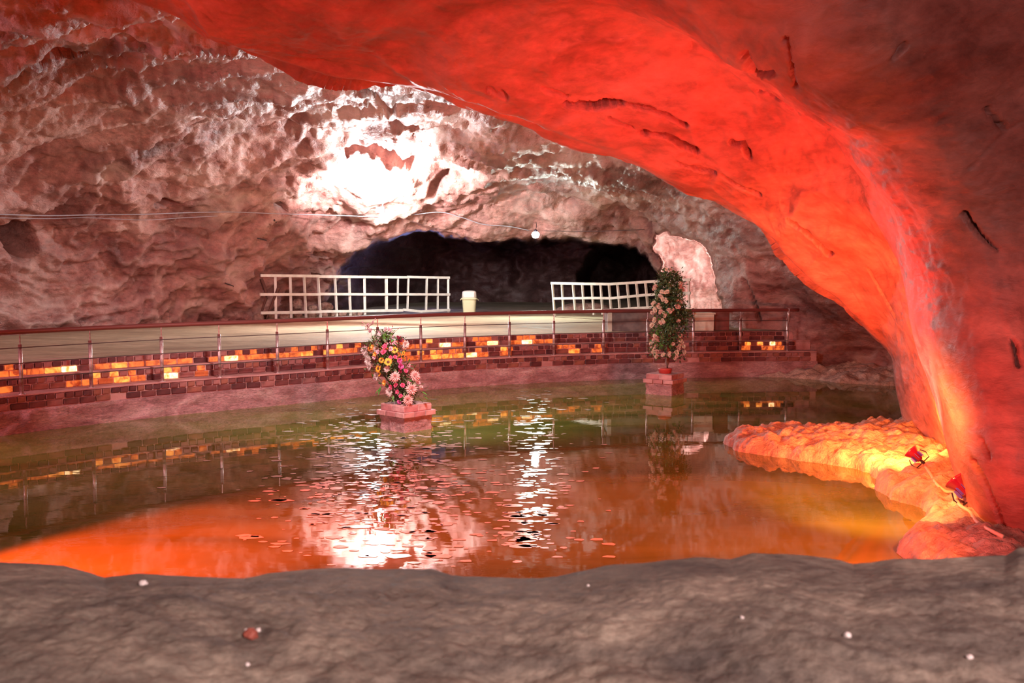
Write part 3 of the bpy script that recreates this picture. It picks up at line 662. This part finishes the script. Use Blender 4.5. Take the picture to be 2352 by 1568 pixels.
f2 = empty('lattice_fence', WZ(1400, 728, 1.1), 'right white wooden lattice fence, sagging in the middle, behind the small tree', 'fence', 'white fences at the tunnel mouth')
for segs in ([(138,214),(530,222)], [(525,222),(865,226)], [(855,226),(1195,206)], [(1190,206),(1510,186)], [(1600,182),(1850,172)],
             [(175,402),(640,396)], [(640,396),(880,400)], [(870,400),(1310,358)], [(1300,360),(1560,344)], [(1560,348),(1850,335)], [(470,558),(790,545)], [(780,548),(1150,524)], [(1140,524),(1500,505)], [(1500,505),(1845,494)]):
    fbar(f2, 'rail', gz(*segs[0]), gz(*segs[1]), RY, .08)
for x0, x1, y0, y1 in ((152,184,200,632), (270,290,225,565), (405,436,225,570), (520,545,225,565), (636,664,225,605), (745,772,225,600), (848,876,228,555), (952,982,225,540), (1070,1100,215,530), (1184,1216,210,528), (1296,1326,205,520), (1412,1444,195,512), (1520,1552,190,508), (1625,1655,185,505), (1728,1745,180,500), (1826,1832,170,520)):
    p, q = gz(x0, y0), gz(x1, y1); a = W(*p, RY(p[0]) + .05); b_ = W(*q, RY(q[0]) + .05); mb = MB(); mb.bar(a, b_, .07, .05)
    o = mb.build('post', M_white); o.data.transform(Matrix.Translation(-f2.location)); o.parent = f2

# ------------------------------------------------------------ bin
bp_ = WZ(1078, 721, 1.1)
bn = empty('litter_bin', bp_, 'cream plastic litter bin with pale swing lid between the two white fences', 'bin')
mb = MB(); mb.lathe([(.20, 0), (.215, .02), (.255, .52), (.26, .56)], n=28, sq=4); mb.build('body', M_bin, bn, True, .01)
mb = MB(); mb.lathe([(.285, .52), (.292, .55), (.285, .58), (.26, .585)], n=28, sq=4); mb.build('rim', M_bin, bn, True)
mb = MB(); mb.lathe([(.262, .58), (.258, .70), (.245, .80), (.20, .835), (.08, .845)], n=28, sq=4); ld = mb.build('lid', M_binlid, bn, True)
mb = MB(); mb.box((0, -.262, .70), (.36, .012, .17)); mb.build('flap', M_binlid, ld)
for sx in (-1, 1):
    mb = MB(); mb.tube([(sx * .285, -.05, .56), (sx * .325, -.05, .50), (sx * .325, .05, .50), (sx * .285, .05, .56)], .014, 6); mb.build('handle', M_bin, bn, True)

# ------------------------------------------------------------ boulders, rubble, blocks
def boulder(name, c, r, label, seed, m=None, group=None, sq=(1, 1, .8)):
    b = bmesh.new(); bmesh.ops.create_icosphere(b, subdivisions=4, radius=1)
    P_ = np.array([list(v.co) for v in b.verts]); hh = 1 + .28 * fbm(P_ * 1.1 + seed * 7, 3, seed) + .07 * fbm(P_ * 4 + seed, 3, seed + 1)
    f1_, f2_ = voro(P_ * 1.0 + seed * 3, seed); hh = hh + .22 * (f1_ - .5)
    for v, k in zip(b.verts, hh): v.co = Vector((v.co.x * k * r * sq[0], v.co.y * k * r * sq[1], v.co.z * k * r * sq[2]))
    me = bpy.data.meshes.new(name); b.to_mesh(me); b.free(); me.materials.append(m or M_boul)
    me.polygons.foreach_set('use_smooth', [True] * len(me.polygons))
    o = bpy.data.objects.new(name, me); C.objects.link(o); o.location = c
    return tag(o, label, 'rock', group)
M_boul = rock_mat('boulder_rock', [(.3, (.24, .12, .10)), (.5, (.42, .26, .20)), (.7, (.60, .46, .38))], scale=2, rough=(.5, .8), bump=((5, .05), (20, .02)), fine=9)
BL = [(60,505,52,'rounded boulder touching the rock wall at the far left end of the white fence'), (182,492,55,'pale boulder behind the leftmost post of the white fence'),
      (320,500,48,'boulder between the first and second posts of the left white fence'), (455,503,42,'small brown boulder just right of the second fence post'),
      (592,500,56,'broad brown boulder between third and fourth fence posts'), (602,425,44,'grey boulder perched on top of the broad brown one'),
      (742,412,62,'large pink boulder rising behind the middle of the left fence'), (790,450,38,'grey sloping stone leaning on the large pink boulder'),
      (720,492,36,'small stone low beside the fourth fence post'), (445,385,58,'flat pale slab of rock leaning on the cave wall behind the fence'),
      (905,490,40,'low brown stone between fifth and sixth fence posts'), (1010,465,34,'tan stone right of the sixth fence post'), (1075,480,30,'small tan stone by the seventh fence post')]
for i, (x, y, r, lb) in enumerate(BL):
    px, py = fz(x, y); Y = LY(px) + .7 + (.5 if y < 440 else 0) + (.3 if i % 2 else 0)
    if x == 60: Y = LY(px) + .35
    c = W(px, py, Y); rr_ = r / 4.356 * Y / F
    if y > 440: c.z = 1.1 + rr_ * .62
    boulder('boulder', c, rr_, lb, 20 + i, group='boulders behind the left fence')
for i, (x, y, rx, ry, lb) in enumerate([(1345,722,75,26,'heap of brown rubble behind the left end of the right white fence')]):
    Y = 37.5; c = W(x, y, Y)
    o = boulder('rubble_heap', c, rx * Y / F, lb, 60, M_boul, sq=(1, .8, ry / rx * 1.1)); o['category'] = 'rubble'
o = boulder('rubble_heap', W(1010, 722, 40), .9, 'low dark heap of rubble behind the right end of the left white fence', 63, M_boul, sq=(1.6, 1, .3)); o['category'] = 'rubble'
def block(name, x0, x1, yt, yb, z0, depth, m, label, cat, bev=.01, yaw=0):
    a = WZ(x0, yb, z0); b_ = WZ(x1, yb, z0); Y = (a.y + b_.y) / 2; ht = W(x0, yt, Y).z - z0
    c = empty(name, ((a.x + b_.x) / 2, Y + depth / 2, z0), label, cat)
    mb = MB(); mb.box((0, 0, ht / 2 - .01), (b_.x - a.x, depth, ht), jit=.006); mb.build('body', m, c, bevel=bev); return c, b_.x - a.x, ht
c, w_, h_ = block('masonry_block', 1396, 1590, 717, 761, 1.1, 1.2, M_conc, 'long grey plastered block on the upper step behind the railing', 'masonry block')
mb = MB(); mb.box((-w_ / 2 + .05, -.62, h_ / 2), (.11, .05, h_)); mb.build('lit_edge', M_pale, c)['label'] = 'pale corner strip in place of the lit left face'  # light on the left face is put into this paler strip
mb = MB(); mb.box((0, 0, h_ + .01), (w_ + .1, 1.24, .06), jit=.008); mb.build('cap', M_brown, c, bevel=.01)['label'] = 'brown rough cap slab'
c, w_, h_ = block('masonry_block', 1592, 1640, 721, 760, 1.1, .9, M_pale, 'short pale cream block right of the small tree', 'masonry block')
mb = MB(); mb.box((0, 0, h_ + .012), (w_ + .06, .96, .04)); mb.build('cap', M_pale, c)
c, w_, h_ = block('brown_pillar', 1641, 1675, 716, 759, 1.1, .5, M_brown, 'squat brown masonry pillar against the right cave wall', 'pillar')
mb = MB(); mb.box((0, 0, h_ + .01), (w_ + .14, .6, .05)); mb.build('cap', M_brown, c)

# ------------------------------------------------------------ lamps and cables
def cable(name, pl, r, m, label, off=.45, n=6):
    P_ = [on_wall(x, y, off) for x, y in pl]; ys = np.array([p.y for p in P_]); 
    for _ in range(2): ys[1:-1] = (ys[:-2] + ys[1:-1] * 1 + ys[2:]) / 3
    ys = np.minimum(ys, [p.y for p in P_]); P_ = [W(x, y, Y) for (x, y), Y in zip(pl, ys)]
    Q_ = catmull(np.array([list(p) for p in P_]), len(P_) * 6, 0); mb = MB(); mb.tube([tuple(q) for q in Q_], r, n); return tag(mb.build(name, m, None, True), label, 'cable')
cable('ceiling_cable', [(-120,489),(0,492),(110,495),(220,493),(330,492),(440,488),(540,487),(640,491),(760,494),(860,497),(940,494),(1010,487),(1060,499),(1110,515),(1170,520),(1215,529)], .014, M_grey, 'grey cable strung along the cave wall to the far lamp')
cable('ceiling_cable', [(-120,497),(0,500),(100,502),(200,500),(330,505),(420,500),(500,496)], .009, M_grey, 'thin second cable sagging below the main one at far left', .5)
cable('ceiling_cable', [(1250,530),(1330,531),(1400,530),(1480,527)], .012, M_wire, 'thin dark cable running right from the far lamp', .3)
lp = empty('hanging_lamp', P_L2, 'small lit cool white lamp hanging over the mouth of the dark tunnel', 'lamp')
mb = MB(); mb.lathe([(.02, -.13), (.09, -.11), (.13, -.03), (.125, .04), (.06, .09), (.03, .10)], n=16); mb.build('bulb', M_bulb, lp, True)
mb = MB(); mb.lathe([(.06, .08), (.06, .14), (.03, .17)], n=12); mb.build('socket', M_black, lp)
mb = MB(); mb.tube([(0, 0, .15), (.04, .1, .28), (.02, .2, .42)], .012, 6); mb.build('wire', M_wire, lp)
lp = empty('floodlight', P_MAIN, 'dazzling white floodlight fixed to the rock above the left fence', 'lamp')
mb = MB(); mb.box((0, .06, 0), (.26, .08, .18)); mb.build('housing', M_grey, lp, bevel=.015)
mb = MB(); mb.box((0, .01, -.005), (.22, .02, .15)); mb.build('lens', M_flood, lp)
mb = MB(); mb.tube([(0, .1, 0), (0, .5, .12), (-.05, 1.2, .35)], .012, 6); mb.build('bracket', M_grey, lp)
def hit(px, py, off=.03):
    d = Vector(ray(px, py)).normalized(); best = None
    for ob in (arch, shore_o):
        ok, loc, nn_, _i = ob.ray_cast(Vector((0, 0, H)), d)
        if ok and (best is None or loc.y < best.y): best = loc
    return best - d * off
bpy.context.view_layer.update()
P_F1 = hit(2206, 1150, .16) + Vector((0, 0, .15)); P_F2 = hit(2100, 1066, .05) + Vector((0, 0, .12))
print('HITS', P_F1, P_F2)
def redlamp(loc, rot, sc_, label):
    e = empty('red_floodlight', loc, label, 'lamp', 'red floodlights on the salt bank'); e.rotation_euler = rot; e.scale = (sc_,) * 3
    mb = MB(); mb.lathe([(.05, -.16), (.075, -.13), (.085, -.02), (.15, .09), (.16, .12)], n=20); hs = mb.build('housing', M_redglass, e, True)
    for k in range(8):
        a = k * math.pi / 4; mb = MB(); mb.box((math.cos(a) * .098, math.sin(a) * .098, -.06), (.05, .008, .12), Matrix.Rotation(a, 3, 'Z')); mb.build('cooling_fin', M_fin, hs)
    mb = MB(); mb.lathe([(.15, .115), (.10, .135), (.01, .14)], n=20); mb.build('lens', mat('lit_red_lens', (.5, .02, .02), .2, emit=(1, .04, .02), es=1.5), e, True)
    mb = MB(); mb.tube([(.15, 0, .0), (.20, 0, -.10), (.17, 0, -.22), (-.17, 0, -.22), (-.20, 0, -.10), (-.15, 0, .0)], .012, 6); mb.build('bracket', M_black, e)
    mb = MB(); mb.lathe([(.03, -.26), (.035, -.20), (.02, -.15)], n=8); mb.build('foot', M_black, e); return e
M_fin = mat('violet_fin', (.12, .08, .55), .2, .5)
redlamp(P_F1, (math.radians(-38), math.radians(-35), 0), .75, 'dark red floodlight with violet fins beside the pillar foot')
redlamp(P_F2, (math.radians(-30), math.radians(-45), 0), .6, 'smaller red floodlight farther back, left end of the pale cord')
mb = MB(); CP = [(2118,1062,13.2),(2135,1085,12.9),(2152,1112,12.4),(2172,1128,12.0),(2190,1132,11.7),(2203,1158,11.3),(2228,1176,11.0),(2242,1196,10.7),(2268,1214,10.3),(2304,1232,9.9)]
Q_ = catmull(np.array([list(hit(a, b_, .035)) for a, b_, Y in CP]), 60, 0); mb.tube([tuple(q) for q in Q_], .019, 8)
tag(mb.build('power_cord', M_cord, None, True), 'pale power cord looping down the pillar foot between the two red floodlights', 'cord')
# iron rods and roots
for a, b_, r, lb in (((592,547),(640,561),.022,'longest dark iron rod in the cave wall, right of the thin cable end'), ((630,505),(648,528),.028,'short thick iron stub in the wall just under the grey cable'), ((517,650),(553,666),.018,'thin slanting iron rod low on the wall left of the white fence')):
    p, q = on_wall(*a, .5), on_wall(*b_, .15); mb = MB(); mb.tube([p, (p + q) / 2 + Vector((0, 0, .02)), q], r, 6); tag(mb.build('iron_rod', M_iron), lb, 'rod')
for pl, lb in (([(600,640),(606,655),(612,680),(606,700),(601,720),(604,735)], 'gnarled dark root hanging down the rock at the left end of the white fence'), ([(640,660),(628,690),(618,715),(612,733)], 'thin dark root slanting behind the first fence post')):
    Pq = catmull(np.array([list(W(x, y, 31.6)) for x, y in pl]), 24, 0); mb = MB(); mb.tube([tuple(q) for q in Pq], .06, 7, r2=.025); tag(mb.build('dead_root', M_wood, None, True), lb, 'root')

# ------------------------------------------------------------ planters
def planter(px, py, yaw, label, side=.62, ht=.46):
    c = WZ(px, py, 0); c = Vector((c.x, c.y + side * .68, 0))
    e = empty('brick_planter', c, label, 'planter', 'brick plinths standing in the pool'); e.rotation_euler = (0, 0, math.radians(yaw))
    n = 40; vv = np.zeros((4 * n + 1, 14, 3))
    for i in range(4 * n + 1):
        k, t = divmod(i % (4 * n), n); t = t / n - .5; x, y = [(t, -.5), (.5, t), (-t, .5), (-.5, -t)][k]
        for j in range(14): vv[i, j] = (x * side, y * side, -.15 + (ht - .04) * j / 13)
    nr_ = vv.copy(); nr_[..., 2] = 0; nr_ /= np.linalg.norm(nr_, axis=2, keepdims=True); q = vv.reshape(-1, 3) + np.array([c.x, c.y, 0])
    vv += nr_ * (.022 * fbm(q * 8, 4, 601) + .014 * fbm(q * 25, 2, 602)).reshape(vv.shape[:2])[..., None]; vv[-1] = vv[0]
    grid_mesh('salt_crust', vv, M_crust, parent=e)
    mb = MB(); mb.box((0, 0, ht - .16), (side * .97, side * .97, .30)); mb.build('core', M_mortar, e)
    for lay, (z, s_, cnt, hh) in enumerate(((ht - .165, side + .10, 3, .085), (ht - .072, side + .0, 2, .095))):
        for k in range(4):
            for t in range(cnt):
                L_ = s_ / cnt; u = -s_ / 2 + L_ * (t + .5); a = k * math.pi / 2
                rot = Matrix.Rotation(a, 3, 'Z'); p = rot @ Vector((u, -s_ / 2 + .06, 0))
                mb = MB(); mb.box((0, 0, 0), (L_ - .012, .12, hh), jit=.004); o = mb.build('brick', M_pbr[(k + t + lay) % 3], e, bevel=.008); o.location = (p.x, p.y, z); o.rotation_euler = (0, 0, a)
    mb = MB(); mb.box((0, 0, ht - .045), (side - .14, side - .14, .03)); mb.build('soil', mat('dark_soil', (.05, .04, .06), .8), e)
    return e, c, ht
M_pbr = [mat('plinth_brick_%s' % n, c_, .6, bump=(16, .5, .02), var=(6, tuple(x * .7 for x in c_))) for n, c_ in (('rose', (.52, .24, .23)), ('red', (.46, .18, .18)), ('pale', (.58, .30, .29)))]
e1_, c1_, ht1 = planter(927, 994, 47, 'pink brick plinth in the pool carrying the flower bouquet')
e2_, c2_, ht2 = planter(1534, 909, 55, 'pinkish white brick plinth in the pool carrying the small tree')

# ------------------------------------------------------------ flowers
def fmat(n, c1, c2=None, r=.6): return mat(n, c1, r, var=(12, c2 or tuple(x * .7 for x in c1)))
M_dp = fmat('pink_petal', (.80, .42, .40)); M_dw = fmat('blush_petal', (.72, .55, .52)); M_sun = fmat('yellow_petal', (.85, .40, .03), (.7, .25, .02)); M_sc = fmat('brown_seed', (.10, .03, .01))
M_hp = fmat('hot_pink_petal', (.80, .12, .25)); M_mg = fmat('magenta_petal', (.62, .10, .32)); M_dr = fmat('crimson_petal', (.25, .01, .04)); M_or = fmat('orange_petal', (.85, .35, .06)); M_lp = fmat('pale_pink_petal', (.72, .38, .45))
M_lf = fmat('green_leaf', (.10, .26, .04), (.05, .14, .02)); M_lf2 = fmat('olive_leaf', (.13, .14, .06), (.06, .07, .03)); M_stem = fmat('stem', (.10, .12, .05))
def petal_flower(layers, w_=.22, tip=1.0):
    mb = MB()
    for n, rad, lift, cup in layers:
        for k in range(n):
            a = 2 * math.pi * (k + R.uniform(-.2, .2)) / n; d = Vector((math.cos(a), math.sin(a), 0)); s_ = Vector((-d.y, d.x, 0)) * rad * w_; up = Vector((0, 0, 1))
            r_ = rad * R.uniform(.85, 1.1); b0 = d * r_ * .12 + up * lift * .3
            m1 = d * r_ * .6 + up * (lift + cup * .5); t_ = d * r_ + up * (lift + cup)
            mb.add([b0, m1 + s_ * tip, t_, m1 - s_ * tip, m1 + up * rad * .05], [(0, 1, 4), (1, 2, 4), (2, 3, 4), (3, 0, 4)])
    return mb
def face(o, nrm, roll=0):
    o.rotation_euler = (Vector(nrm).to_track_quat('Z', 'Y').to_matrix() @ Matrix.Rotation(roll, 3, 'Z')).to_euler()
bq_loc = Vector((c1_.x, c1_.y, ht1 - .03))
bq = empty('flower_bouquet', bq_loc, 'tall leaning bouquet of pink dahlias, sunflowers and roses on the nearer plinth', 'flowers')
def zz(x, y): return 800 + x / 5.06, 700 + y / 5.06
def fpos(x, y, dy): p = W(*zz(x, y), c1_.y + dy); return p - bq_loc
core = lambda y: np.interp(y, [280, 450, 600, 800, 1000, 1140], [420, 430, 420, 560, 640, 640])
tmpl = {
 'dahlia_p': (petal_flower([(16, 1, 0, .1), (14, .85, .15, .2), (11, .6, .3, .3), (7, .35, .4, .35)], .13), M_dp),
 'dahlia_w': (petal_flower([(16, 1, 0, .1), (14, .8, .15, .25), (10, .55, .3, .3)], .13), M_dw),
 'rose_h': (petal_flower([(6, 1, 0, .5), (5, .75, .1, .6), (4, .5, .2, .7)], .5), M_hp), 'rose_m': (petal_flower([(6, 1, 0, .5), (5, .75, .1, .6), (4, .5, .2, .7)], .5), M_mg),
 'rose_d': (petal_flower([(6, 1, 0, .5), (5, .75, .1, .6), (4, .5, .2, .7)], .5), M_dr), 'rose_o': (petal_flower([(6, 1, 0, .4), (5, .7, .1, .5)], .5), M_or),
 'blos': (petal_flower([(6, 1, 0, .4), (5, .7, .15, .4), (3, .4, .3, .4)], .45), M_lp), 'sun': (petal_flower([(15, 1, 0, .12), (13, .85, .08, .1)], .2), M_sun)}
NM = {'dahlia_p': 'dahlia', 'dahlia_w': 'dahlia', 'rose_h': 'rose', 'rose_m': 'rose', 'rose_d': 'rose', 'rose_o': 'rose', 'blos': 'blossom', 'sun': 'sunflower'}
cache = {}
FL = [(545,840,68,'dahlia_p',-.30),(770,830,72,'dahlia_p',-.22),(735,980,72,'dahlia_p',-.32),(690,1105,68,'dahlia_p',-.34),(190,530,58,'dahlia_w',-.15),(235,650,62,'dahlia_w',-.18),(662,462,56,'dahlia_w',-.10),(480,1010,58,'dahlia_w',-.22),(330,830,52,'dahlia_w',-.15),(250,720,45,'dahlia_w',-.16),
 (340,370,48,'dahlia_w',-.05),(320,510,48,'dahlia_w',-.12),(465,665,56,'sun',-.34),(350,740,52,'sun',-.22),(385,640,42,'sun',-.25),(540,525,52,'sun',-.20),(360,800,40,'sun',-.18),(450,745,40,'dahlia_w',-.28),
 (425,485,36,'rose_h',-.25),(410,550,40,'rose_h',-.27),(590,650,44,'rose_m',-.25),(605,715,46,'rose_m',-.25),(600,770,30,'rose_m',-.2),(500,955,34,'rose_h',-.25),(555,935,34,'rose_h',-.28),(630,935,34,'rose_h',-.27),(575,1012,32,'rose_h',-.28),(595,1130,34,'rose_m',-.25),(610,1060,30,'rose_h',-.28),(665,770,32,'rose_h',-.24),
 (600,405,42,'rose_d',-.18),(365,445,28,'rose_d',-.16),(575,380,26,'rose_d',-.14),(480,930,22,'rose_d',-.2),(500,440,34,'blos',-.2),(545,440,34,'blos',-.2),(490,512,34,'blos',-.24),(440,450,30,'blos',-.18),(305,610,34,'blos',-.2),(345,550,34,'blos',-.2),(265,300,34,'blos',0),(235,270,24,'blos',0),(480,290,28,'blos',0),(430,290,20,'blos',0),(370,330,30,'blos',0),(700,705,30,'blos',-.15),(310,850,30,'blos',-.15),
 (285,490,36,'rose_o',-.18),(312,575,36,'rose_o',-.2),(425,905,44,'rose_o',-.22),(540,605,28,'rose_h',-.28),(520,380,30,'blos',-.1),(310,440,34,'dahlia_w',-.1),(210,580,40,'dahlia_w',-.14),(810,900,34,'blos',-.15),(845,960,30,'dahlia_w',-.12),(490,610,26,'rose_h',-.3),(640,560,30,'sun',-.1),(700,910,28,'blos',-.2)]
for x, y, r, ty, dy in FL:
    if ty not in cache:
        mb, mm = tmpl[ty]; o = mb.build(NM[ty], mm, bq); cache[ty] = o; first = True
        if ty == 'sun': mb2 = MB(); mb2.lathe([(.36, .03), (.34, .12), (.2, .16), (.02, .17)], n=12); cache['disc'] = mb2.build('seed_disc', M_sc, o, True)
        else: mb2 = None
    else:
        o = cache[ty].copy(); C.objects.link(o); o.parent = bq
        if ty == 'sun': d = cache['disc'].copy(); C.objects.link(d); d.parent = o
    o.location = fpos(x, y, dy); o.scale = (r * (1.12 if ty[:2] == 'da' else .95) / 5.06 * 16.8 / F,) * 3
    face(o, ((x - core(y)) / 170 + R.uniform(-.2, .2), -1.0, .25 + R.uniform(-.2, .35)), R.uniform(0, 6))
def leafmesh(mb, base, d, L, w_, droop=.2):
    d = Vector(d).normalized(); s_ = d.cross(Vector((0, 0, 1))); s_ = (s_ if s_.length > .01 else Vector((1, 0, 0))).normalized() * w_
    b0 = Vector(base); m1 = b0 + d * L * .5 + Vector((0, 0, .02 * L)); t_ = b0 + d * L - Vector((0, 0, droop * L))
    mb.add([b0, m1 + s_, t_, m1 - s_, m1 - Vector((0, 0, w_ * .4))], [(0, 1, 4), (1, 2, 4), (2, 3, 4), (3, 0, 4)])
for x, y, dx, dz, L_ in ((415,440,-.02,1,24), (425,420,.1,1,22), (460,420,.2,.9,18), (230,490,-.5,.6,18), (215,510,-.8,.1,16), (240,500,.3,.7,16), (290,850,-.2,.9,14), (295,870,-.6,.5,12), (380,940,-.3,-1,22), (370,960,-.6,-.8,20), (520,1050,.1,-.6,16), (880,975,.9,.4,14), (845,1000,1,-.6,20), (700,680,.3,1,14), (640,400,.8,.6,12), (820,930,.9,.3,16), (860,1040,.9,-.7,18), (760,740,.5,.8,14)):
    mb = MB(); L2 = L_ * 5.06 / 5.06 * 17 / F; leafmesh(mb, (0, 0, 0), (dx, -.25, dz), L2, L2 * .22, .05); o = mb.build('leaf', M_lf, bq); o.location = fpos(x, y, -.2)
mb = MB()
for k in range(1300):
    y = R.uniform(320, 1140); x = core(y) + R.gauss(0, np.interp(y, [320, 450, 700, 1140], [50, 95, 95, 80])); p = fpos(x, y, R.uniform(-.22, .15)); mb.m = R.choice((0, 1, 1))
    leafmesh(mb, p, (R.uniform(-1, 1), R.uniform(-1, .3), R.uniform(-.6, 1)), R.uniform(.07, .13), R.uniform(.014, .030))
tag(mb.build('foliage', [M_lf, M_lf2], bq), 'dark green filler leaves', kind='stuff')
mb = MB()
for k in range(26):
    x, y, r, ty, dy = FL[(k * 7) % len(FL)]; p = fpos(x, y, dy); mb.tube([(R.uniform(-.1, .1), R.uniform(-.08, .08), -.02), p * .5 + Vector((0, .05, 0)), p], .006, 5)
mb.build('stems', M_stem, bq)
mb = MB()
for k in range(24):
    x, y = R.choice(((265, 310), (470, 300), (230, 260), (520, 330), (860, 1000), (400, 330))); p = fpos(x, y, -.05); q = p + Vector((R.uniform(-.12, .12), R.uniform(-.05, .05), R.uniform(.02, .14))); mb.tube([p - Vector((0, 0, .12)), p, q], .0035, 4)
    mb.box(q, (.018, .018, .018), Matrix.Rotation(k, 3, 'X'))
tag(mb.build('twigs', fmat('dry_pink_twig', (.45, .22, .25)), bq), kind='stuff')

# ------------------------------------------------------------ small tree
tr_loc = Vector((c2_.x, c2_.y, ht2 - .03)); tr = empty('blossom_tree', tr_loc, 'slim artificial tree with dark leaves and pale blossoms on the farther plinth', 'tree')
def tz(x, y): return 1440 + x / 4.75, 600 + y / 4.75
def tpos(x, y, dy): return W(*tz(x, y), c2_.y + dy) - tr_loc
mb = MB(); mb.tube([tpos(440, 1215, 0), tpos(440, 1100, 0), tpos(452, 950, 0), tpos(450, 750, 0), tpos(470, 500, 0), tpos(440, 250, 0), tpos(440, 120, 0)], .05, 10, r2=.012); mb.build('trunk', mat('red_brown_bark', (.25, .07, .04), .7), tr, True)
mb = MB(); mb.lathe([(.13, 0), (.15, .10), (.16, .115), (.14, .13)], n=16); mb.build('base_pot', mat('red_pot', (.45, .05, .04), .5), tr, True)
YS = [90, 200, 300, 400, 450, 600, 700, 800, 900, 1000, 1060]; X0 = [405, 335, 300, 345, 270, 285, 265, 275, 240, 255, 320]; X1 = [480, 600, 650, 640, 640, 700, 700, 620, 600, 640, 590]
def crown(y): a = np.interp(y, YS, X0); b_ = np.interp(y, YS, X1); return a, b_
mb = MB()
for k in range(34):
    y = R.uniform(180, 1000); a, b_ = crown(y); x = R.uniform(a + 30, b_ - 30); q = tpos(x, y, R.uniform(-.3, .3)); t0 = tpos(np.interp(y, [120, 500, 950], [440, 470, 452]), y + 90, 0); mb.tube([t0, (t0 + q) / 2 + Vector((0, 0, .03)), q], .010, 5, r2=.004)
mb.build('branches', mat('twig_bark', (.12, .06, .04), .7), tr)
mb = MB(); M_tl = fmat('dark_tree_leaf', (.09, .15, .05), (.04, .07, .025)); M_tg = fmat('bright_tree_leaf', (.10, .30, .04), (.05, .14, .02))
cl = []
for k in range(120):
    y = R.uniform(120, 1040); a, b_ = crown(y)
    x = R.uniform(a + 35, b_ - 35)
    if y > 830 and x > 470 and R.random() < .65: continue
    cl.append((x, y, R.uniform(-.36, .36)))
for x, y, dy in cl:
    c = tpos(x, y, dy)
    for k in range(34):
        o = Vector((R.gauss(0, 1), R.gauss(0, 1), R.gauss(0, 1))) * .058; mb.m = 1 if (600 < y < 880 and x < 450 and R.random() < .7) else 0
        leafmesh(mb, c + o, (o.x + R.uniform(-.04, .04), o.y, o.z + .01), R.uniform(.06, .105), R.uniform(.02, .032), .1)
tag(mb.build('foliage', [M_tl, M_tg], tr), 'dense dark green leaves', kind='stuff')
bl = petal_flower([(9, 1, -.2, .3), (8, .8, .2, .4), (7, .6, .5, .5), (5, .4, .8, .4), (8, .9, .0, .9)], .3); M_bl = [fmat('cream_blossom', (.80, .72, .58), (.60, .50, .40)), fmat('blush_blossom', (.78, .55, .48), (.55, .36, .30))]
b0 = None; BX = [(430,90,0),(480,90,1),(320,270,1),(310,300,0),(380,330,0),(420,340,0),(370,380,0),(390,410,0),(300,450,0),(290,480,0),(350,500,0),(310,540,0),(330,490,0),(360,560,1),(450,530,1),(470,550,1),(500,530,1),(540,480,1),(570,450,1),(590,440,1),(560,500,1),(400,560,0),(410,600,0),(300,650,0),(360,660,0),(390,640,0),(280,690,0),(590,240,1),(570,270,1),(600,290,1),(550,640,0),(310,820,0),(330,860,1),(300,880,0),(320,900,1),(260,900,0),(270,940,0),(300,960,0),(330,980,1),(330,1030,1),(310,1010,0),(460,1000,1),(465,1030,1),(540,1000,0),(540,1040,1),(570,820,0),(580,860,0),(600,900,1),(570,920,0),(620,940,0),(560,960,1),(620,1000,0),(500,900,1),(400,1010,0),(280,560,0),(430,440,0)]
BX = BX + [(x + R.uniform(-22, 22), y + R.uniform(-26, 26), 1 - c if i % 3 == 0 else c) for i, (x, y, c) in enumerate(BX) if i > 1]
for i, (x, y, c) in enumerate(BX):
    if i < 2: o = bl.build('blossom', M_bl[c], tr); b0 = (b0 or []) + [o]
    else: o = b0[0 if c == 0 else 1].copy(); C.objects.link(o); o.parent = tr
    o.location = tpos(x, y, -.40 + abs(x - 450) / 800 * .9); o.scale = (R.uniform(.036, .056),) * 3
    face(o, ((x - 450) / 200, -1, R.uniform(-.3, .7)), R.uniform(0, 6))

# ------------------------------------------------------------ pebbles on the ledge
def peb(px, py, r, label, m, seed):
    c = on_ledge(px, py); o = boulder('pebble', c + Vector((0, 0, r * .3)), r, label, seed, m); return o
M_peb = mat('white_salt_pebble', (.85, .82, .80), .4); M_rp = mat('reddish_stone', (.35, .10, .07), .6, bump=(60, .5, .004))
peb(328, 1342, .0058, 'round white salt pebble near the edge of the rock ledge at far left', M_peb, 70)
peb(575, 1460, .010, 'flat reddish stone chip with white grains on the rock ledge', M_rp, 71)
peb(568, 1452, .0035, 'tiny white grain left on top of the reddish stone chip', M_peb, 72)
peb(592, 1450, .0035, 'tiny white grain right on top of the reddish stone chip', M_peb, 73)
peb(570, 1528, .003, 'tiny white grain at the bottom edge below the reddish chip', M_peb, 74)
peb(1351, 1346, .0026, 'tiny white grain near the ledge edge at centre right', M_peb, 75)
peb(1946, 1462, .0050, 'small white salt pebble on the ledge at lower right', M_peb, 76)
peb(1702, 1421, .0028, 'tiny white grain on the ledge left of the lower right pebble', M_peb, 77)
peb(2228, 1512, .0040, 'dull white pebble on the ledge near the right bottom corner', M_peb, 78)
